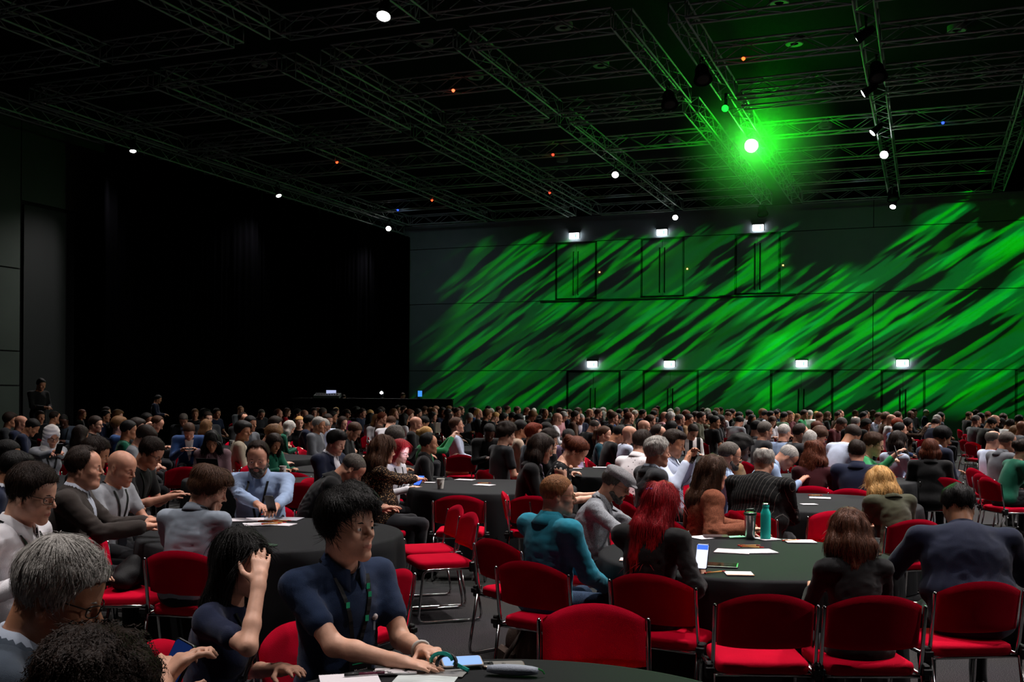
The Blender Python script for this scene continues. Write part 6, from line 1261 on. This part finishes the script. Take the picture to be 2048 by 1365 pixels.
# phones in hands
def held(px, py, d, tilt, label, body=M_blk_phone, screen=scr_dark, L=.148): return phone(P(px, py, d), 0, label, body, screen, tilt, L)
held(346, 1345, 2.4, (R(66), R(10), R(-38)), 'phone with dark blue keypad screen at bottom left', M_blk_phone, mat('phone screen navy', '#16285a', .15, emit=('#1f3f8a', .12)))
held(541, 1008, 7.88, (R(58), 0, R(172)), 'black phone in the hands of the bearded man')
def in_hand(key, S, up_, out_):
    o, J, s_ = HERO[key]; bpy.context.view_layer.update(); return o.matrix_world @ Vector(J['wr' + S] + np.array((out_[0], out_[1], up_)))
e = phone(in_hand('redw', 'R', .15, (.02, .01)), 0, 'phone with blue and white page in the red haired woman\'s hand', M_blk_phone, scr_white, (R(66), 0, R(-24))); b = MB(); b.box((0, .052, .0049), (.062, .028, .0004)); b.obj('page_header', scr_band, e)
e = bpy.data.objects[bpy.data.objects[-1].name] if False else None
held(118, 898, 12.0, (R(55), 0, R(-136)), 'phone lighting up the face of the woman in headscarf', M_blk_phone, scr_face)
held(838, 962, 10.3, (R(35), 0, R(-20)), 'phone with blue screen beside the leopard print blouse', M_blk_phone, scr_band)
held(826, 908, 11.15, (R(50), 0, R(-118)), 'phone lighting up the face of the red haired woman', M_blk_phone, scr_face)
held(1386, 915, 10.05, (R(45), R(20), R(-30)), 'phone typed on by the man in white shirt'); held(1793, 906, 11.15, (R(70), R(30), R(60)), 'black phone held by the man in green sweater'); held(876, 856, 15.0, (R(90), 0, R(20)), 'pale phone raised by the blonde woman in green', M_silver, None)
held(764, 1020, 8.7, (R(20), 0, R(-60)), 'phone of the bald man in black jacket'); held(510, 1108, 3.6, (R(8), R(20), R(20)), 'green edged phone lying by the raised hand', mat('green phone', '#4a6a50', .4), None) if False else None
e = phone(up(on_table(532, 1092), .006), 60, 'green tinted phone lying on the table beside the raised hand', mat('dark green phone', '#3f5a46', .3), None)
# blue shirt table
paper(470, 1034, .30, .21, 12, 'open white sketch pad on the left table', None, 5, 'sketch_pad'); paper(570, 1030, .30, .21, -6, 'grey sheet under the bearded man\'s hands', mat('grey sheet', '#a9a9b2', .7), 2)
paper(520, 1050, .24, .17, 20, 'white note sheet with pens on the left table'); paper(560, 1050, .21, .15, -14, 'second white note sheet under the pens')
for i, (x, y, a) in enumerate(((538, 1046, 8), (556, 1048, -14), (545, 1051, 24), (565, 1045, -4))): pencil(x, y, a, '%s kraft pen with red clip on the left table' % NTH[i], .006)
e = pencil(528, 1012, 60, 'orange pencil in the bearded man\'s hand', .04, '#c86a2a')
cup(566, 950, 'paper cup behind the bearded man'); paper(585, 951, .12, .10, 30, 'crumpled white napkin beside the paper cup')
# cup table
cup(881, 978, 'paper cup on the left of the cup table'); cup(1055, 962, 'paper cup on the right of the cup table'); paper(968, 971, .15, .21, 60, 'note pad with red pen on the cup table'); pencil(970, 969, 10, 'red pen on the note pad of the cup table', .006, '#b02020'); paper(927, 960, .15, .21, 70, 'white note paper at the far side of the cup table'); paper(852, 966, .10, .16, 80, 'white note paper near the leopard print blouse')
# bottle table
tp = on_table(1500, 1078); e = empty('steel_tumbler', tp, 0, 'brushed steel tumbler with dark green lid', 'tumbler')
b = MB(); b.lathe([(.001, 0), (.030, 0), (.032, .004), (.040, .150), (.041, .165), (.001, .165)], 28); b.obj('body', mat('brushed steel', '#b8b4b2', .28, metal=1.0, bump=(60, .1, (1, 1, .05))), e, smooth=True, sharp=40)
b = MB(); b.lathe([(.041, .163), (.045, .166), (.045, .180), (.040, .184), (.001, .186)], 28); b.obj('lid', mat('dark green lid', '#1d3a2c', .3, spec=.5), e, smooth=True, sharp=40); b = MB(); b.tube([(.035, 0, .186), (.02, 0, .205), (-.02, 0, .202), (-.036, 0, .188)], .007, 6); b.obj('lid_handle', MATS['dark green lid'], e, smooth=True)
tp = on_table(1532, 1078); e = empty('water_bottle', tp, 0, 'matt teal water bottle beside the tumbler', 'bottle')
b = MB(); b.lathe([(.001, 0), (.033, 0), (.035, .005), (.035, .165), (.033, .182), (.024, .205), (.021, .215), (.021, .222), (.001, .222)], 28); b.obj('body', mat('matt teal lacquer', '#1cc7b8', .4, spec=.4), e, smooth=True, sharp=40)
b = MB(); b.lathe([(.023, .222), (.0235, .224), (.0235, .238), (.001, .238)], 24); b.obj('cap', MATS['matt teal lacquer'], e, smooth=True, sharp=40); b = MB(); b.lathe([(.0236, .238), (.0236, .246), (.020, .249), (.001, .249)], 24); b.obj('cap_disc', M_chrome, e, smooth=True, sharp=40)
paper(1466, 1104, .17, .22, 70, 'pink tinted note sheet left of the pens', M_paper2, 3, 'note_pad'); paper(1512, 1104, .24, .17, 8, 'white note sheet under the crossed pens'); paper(1478, 1149, .15, .13, -4, 'square note card with orange edge at the table front', edge='#d8864a'); paper(1618, 1080, .20, .15, -2, 'white note paper right of the teal bottle'); paper(1245, 1123, .16, .12, -10, 'note card with orange edge near the teal blazer', edge='#d8864a'); paper(1395, 1073, .14, .16, 30, 'white note paper behind the red haired woman'); paper(1545, 1071, .14, .14, 20, 'white slip behind the teal bottle')
pencil(1500, 1096, 4, 'upper kraft pen on the crossed sheets', .008); pencil(1506, 1099, -10, 'lower kraft pen on the crossed sheets', .008); pencil(1432, 1147, 30, 'kraft pencil next to the square note card'); pencil(1600, 1078, 24, 'kraft pencil beside the paper right of the bottle')
e = phone(up(on_table(1468, 1073), .006), 20, 'mint green phone lying on the bottle table', M_mint); e.rotation_euler = (0, 0, R(-75)); camera_bump(e, 2, .0052, -.01, .05, M_mint)
e = empty('notebook', on_table(1418, 1068), R(-4), 'slim pink edged notebook at the far side of the bottle table', 'notebook'); b = MB(); b.box((0, 0, .012), (.17, .12, .004)); b.obj('cover', mat('dark notebook cover', '#3a2c2c', .5), e); b = MB(); b.box((0, 0, .005), (.165, .115, .010)); b.obj('pages', M_paper2, e)
e = empty('tablet', on_table(1438, 1132), R(-14), 'dark tablet lying under the red haired woman\'s arm', 'tablet'); b = MB(); b.box((0, 0, .004), (.22, .15, .007), bev=.002); b.obj('frame', mat('grey tablet frame', '#7a7a7c', .3, metal=.6), e); b = MB(); b.box((0, 0, .0079), (.205, .136, .0006)); b.obj('glass', scr_dark, e)
tp = on_table(1748, 1116); e = empty('plastic_cup', tp, 0, 'clear plastic cup beside the brown haired woman', 'cup'); b = MB(); b.lathe([(.001, .002), (.026, 0), (.036, .118), (.038, .12), (.035, .118), (.025, .004)], 22); b.obj('cup_body', mat('clear cup plastic', '#d8dcdc', .08, spec=.5, trans=.9), e, smooth=True)
for x, y, a, t in ((1772, 1112, 20, 'dark phone beside the clear cup, farther one'), (1765, 1128, 10, 'dark phone beside the clear cup, nearer one')): phone(up(on_table(x, y), .006), 0, t, M_gold, scr_dark).rotation_euler = (0, 0, R(-70 + a))
# paper table and others behind
paper(1640, 997, .15, .20, 74, 'note pad with red pen on the paper table'); pencil(1632, 994, 6, 'red pen on the note pad of the paper table', .008, '#c82a2a'); paper(1618, 1010, .14, .10, 5, 'small white card on the paper table'); paper(1600, 974, .12, .18, 40, 'white programme standing near the pinstripe jacket'); paper(1660, 943, .1, .2, 80, 'white note paper before the navy jacket'); paper(1800, 940, .16, .2, 60, 'open note book by the green sweater', M_paper2, 6, 'notebook'); paper(1180, 930, .2, .14, 0, 'white paper on the table of the teal shirt'); paper(1155, 938, .12, .1, 0, 'small paper on the table of the teal shirt'); paper(400, 902, .3, .2, 0, 'white sheets before the man in blue blazer'); paper(965, 892, .25, .18, 0, 'orange note paper beside the man in light blue shirt', M_paper2); paper(1575, 940, .3, .2, 10, 'white sheets before the bald man in pale blue', None, 6); paper(1405, 900, .3, .16, 0, 'white sheet before the striped shirt', None, 6); paper(385, 940, .2, .15, 10, 'papers beside the laptop')
cup(332, 909, 'paper cup near the man in blue blazer'); cup(934, 888, 'paper cup next to the man in light blue shirt'); cup(597, 889, 'paper cup before the woman in black tee'); cup(826, 918, 'paper cup beside the red haired woman')
# laptop behind the bald man
lp = on_table(375, 948); e = empty('laptop', lp, R(160), 'black laptop open on the table behind the bald man', 'laptop'); b = MB(); b.box((0, 0, .008), (.30, .21, .014), bev=.003); b.obj('base', M_blackmetal, e); b = MB(); b.box((0, .12, .11), (.30, .008, .20), Matrix.Rotation(R(-15), 3, 'X')); b.obj('lid', M_blk_phone, e)
# ------------------------------------------------------------------ bags, coats
sd = SDF(.012); sd.ell((0, 0, .16), (.11, .17, .17), k=.04); sd.ell((0, 0, .07), (.12, .18, .08), k=.05); sd.ell((-.02, 0, .28), (.09, .12, .10), k=.05); V, F = sd.mesh(); V = V + normals(V, F) * (.009 * wob(V, 32, 8))[:, None]; V[:, 2] = np.maximum(V[:, 2], .003)
bp = P(1052, 1245, 6.35); e = empty('backpack', (bp.x, bp.y, 0), R(20), 'worn brown canvas backpack on the floor behind the teal blazer', 'backpack'); put('body', mk_mesh('body', V, F), mat('brown canvas', '#4f4038', .85, bump=(150, .3), vary=(9, .25)), e)
b = MB(); b.box((-.125, 0, .14), (.05, .22, .15), bev=.02); b.obj('front_pocket', MATS['brown canvas'], e); b = MB(); b.tube([(-.05, -.1, .34), (-.17, -.13, .2), (-.24, -.16, .06), (-.34, -.1, .02)], .014, 6); b.tube([(.02, -.04, .36), (.0, 0, .41), (.02, .04, .36)], .009, 6); b.obj('strap', mat('brown webbing', '#3a2e28', .8), e, smooth=True)
hb = P(914, 925, 16.45); e = empty('handbag', (hb.x, hb.y, .47), R(-70), 'brown leather handbag on the red chair behind the black shirt', 'handbag')
sd = SDF(.012); sd.ell((0, 0, .13), (.07, .17, .13), k=.03); sd.cone((0, -.14, .03), (0, .14, .03), .05, k=.04); sd.ell((0, 0, .31), (.05, .13, .07), k=.03, op='s'); V, F = sd.mesh(); V = V + normals(V, F) * (.005 * wob(V, 34, 2))[:, None]; put('body', mk_mesh('body', V, F), mat('brown leather', '#6a4530', .4, spec=.45, bump=(60, .25), vary=(7, .2)), e)
b = MB(); [b.tube([(x, -.10, .2), (x * 1.3, -.07, .30), (x * 1.4, 0, .335), (x * 1.3, .07, .30), (x, .10, .2)], .008, 6) for x in (-.03, .03)]; b.obj('handle', MATS['brown leather'], e, smooth=True); b = MB(); b.tube([(.02, -.10, .2), (.02, -.095, .23)], .006, 6); b.tube([(.02, .10, .2), (.02, .095, .23)], .006, 6); b.obj('buckle', mat('pale brass', '#d8c080', .2, metal=1.0), e)
def drapery(p, yaw, label, m, name, cat, w=.44, z0=.36, z1=.82):
    V = []; F = []; n = 16; pts = [(-.20, z0), (-.245, .55), (-.275, .70), (-.285, z1 - .01), (-.265, z1 + .012), (-.24, z1 - .01), (-.22, .70), (-.19, .56)]
    for i in range(n + 1):
        y = -w / 2 + w * i / n; g = .010 * math.sin(i * 1.3) + .006 * math.sin(i * 2.9)
        for j, (x, z) in enumerate(pts): V.append((x - .012 + g * (1 if j < 4 else -.5), y, z - .05 * (abs(y) / (w / 2)) ** 2.2 + (.02 * math.sin(i * .9) if j == 0 else 0)))
    k = len(pts)
    for i in range(n):
        for j in range(k - 1): F.append([i * k + j, i * k + j + 1, (i + 1) * k + j + 1, (i + 1) * k + j])
    b = MB(); b.add(V, F); o = b.obj(name, m, smooth=True, loc=(p.x, p.y, 0), rotz=R(yaw)); o.modifiers.new('thickness', 'SOLIDIFY').thickness = .008; tag(o, label, cat); return o
p = P(1618, 1000, 11.2); drapery(p, -95, 'white jacket hung over the red chair behind the paper table', cloth('#d4cfd0'), 'hung_jacket', 'jacket')
p = P(1290, 1075, 7.9); drapery(p, -20, 'red scarf with white pattern hung over a chair by the flat cap', mat('red patterned scarf', '#a81f1c', .8, vary=(30, .6)), 'scarf', 'scarf', .36)
sd = SDF(.014); sd.ell((0, 0, .10), (.12, .16, .10), k=.05); sd.ell((.04, .05, .20), (.06, .07, .06), k=.05); V, F = sd.mesh(); V = V + normals(V, F) * (.01 * wob(V, 40, 5))[:, None]
p = P(258, 1190, 6.75); o = put('shoulder_bag', mk_mesh('shoulder_bag', V, F), mat('black bag nylon', '#0b0b0d', .7, spec=.2, bump=(120, .2)), loc=(p.x - .02, p.y, .46)); o.scale = (.8, .85, .85); tag(o, 'soft black bag on the chair left of the wavy haired man', 'bag')
p = P(1945, 995, 9.6); o = put('shoulder_bag', mk_mesh('shoulder_bag', V, F), MATS['black bag nylon'], loc=(p.x, p.y, .0)); tag(o, 'soft black bag on the floor of the right aisle', 'bag')
p = P(2030, 1080, 7.4); o = put('shoulder_bag', mk_mesh('shoulder_bag', V, F), MATS['black bag nylon'], loc=(p.x, p.y, .0)); o.scale = (1.5, 1.5, 1.6); tag(o, 'large black bag on the floor behind the navy suit', 'bag')
# ------------------------------------------------------------------ control desk at the back
A_, B_ = P(585, 800, 41.0), P(903, 800, 41.0); cx_ = (A_.x + B_.x) / 2; wdt = B_.x - A_.x
e = empty('control_desk', (cx_, 41.6, 0), 0, 'long black control desk riser in front of the drapes', 'desk'); b = MB(); b.box((0, 0, .75), (wdt, 1.2, 1.5)); b.obj('front', M_black, e); b = MB(); b.box((0, 0, 1.525), (wdt + .06, 1.3, .05)); b.obj('desktop', M_blackmetal, e)
DZ = 1.55
def desk(px): return Vector((P(px, 790, 41.4).x, 41.4, DZ))
e = empty('mixing_console', desk(655), 0, 'grey mixing console on the control desk', 'console'); b = MB(); b.box((0, 0, .08), (1.0, .6, .14), Matrix.Rotation(R(10), 3, 'X')); b.obj('body', mat('console grey', '#55585c', .5), e); b = MB(); [b.box((-.4 + i * .1, -.12, .16), (.03, .3, .03)) for i in range(9)]; b.obj('faders', M_black, e)
e = empty('desk_lamp', desk(765), 0, 'bright little desk lamp on the control desk', 'lamp'); b = MB(); b.lathe([(.001, 0), (.09, 0), (.09, .02), (.001, .03)], 14); b.obj('base', M_blackmetal, e); b = MB(); b.tube([(0, 0, .02), (.03, 0, .16), (-.02, 0, .22)], .012, 6); b.obj('arm', M_chrome, e); b = MB(); b.lathe([(.001, .07), (.05, .04), (.07, 0), (.05, -.03), (.001, -.05)], 12, (-.04, 0, .22)); b.obj('bulb', glow('desk lamp bulb', '#f4f8ff', 12.0), e, smooth=True)
for px, c, t in ((838, '#3f8fe8', 'blue lit monitor at the right end of the control desk'), (660, '#a8b0d8', 'pale lit monitor behind the mixing console')):
    e = empty('monitor', desk(px) + Vector((0, .25, 0)), R(70 if px > 800 else 20), t, 'monitor', 'monitors on the control desk'); b = MB(); b.box((0, 0, .2), (.42, .03, .26)); b.box((0, .02, .04), (.05, .03, .08)); b.box((0, 0, .01), (.2, .14, .02)); b.obj('housing', M_blackmetal, e); b = MB(); b.box((0, -.017, .2), (.39, .003, .23)); b.obj('screen', glow('monitor ' + c, c, .9), e)
SEATED = PEOPLE
person('operator with dark hair standing behind the control desk, centre', 687, 790, 43.2, -20, Q('stand'), 'r', ('short', 'd'), 'black shirt', lod=2, seat=False, group='crew at the back', smin=.95)
person('operator standing behind the right end of the control desk', 806, 786, 43.2, -40, Q('stand'), 'r', ('short', 'b'), 'charcoal shirt', lod=2, seat=False, group='crew at the back', smin=.95)
person('crew member in dark blue shirt standing before the drapes with a phone', 316, 790, 31.0, 8, Q('stand'), 't', ('short', 'k'), 'navy shirt', lod=2, seat=False, group='crew at the back', smin=.95)
person('crew member in black standing by the loading door', 82, 757, 26.5, -30, Q('stand'), 't', ('short', 'k'), 'black shirt', lod=2, seat=False, group='crew at the back', smin=.95, smax=1.2)
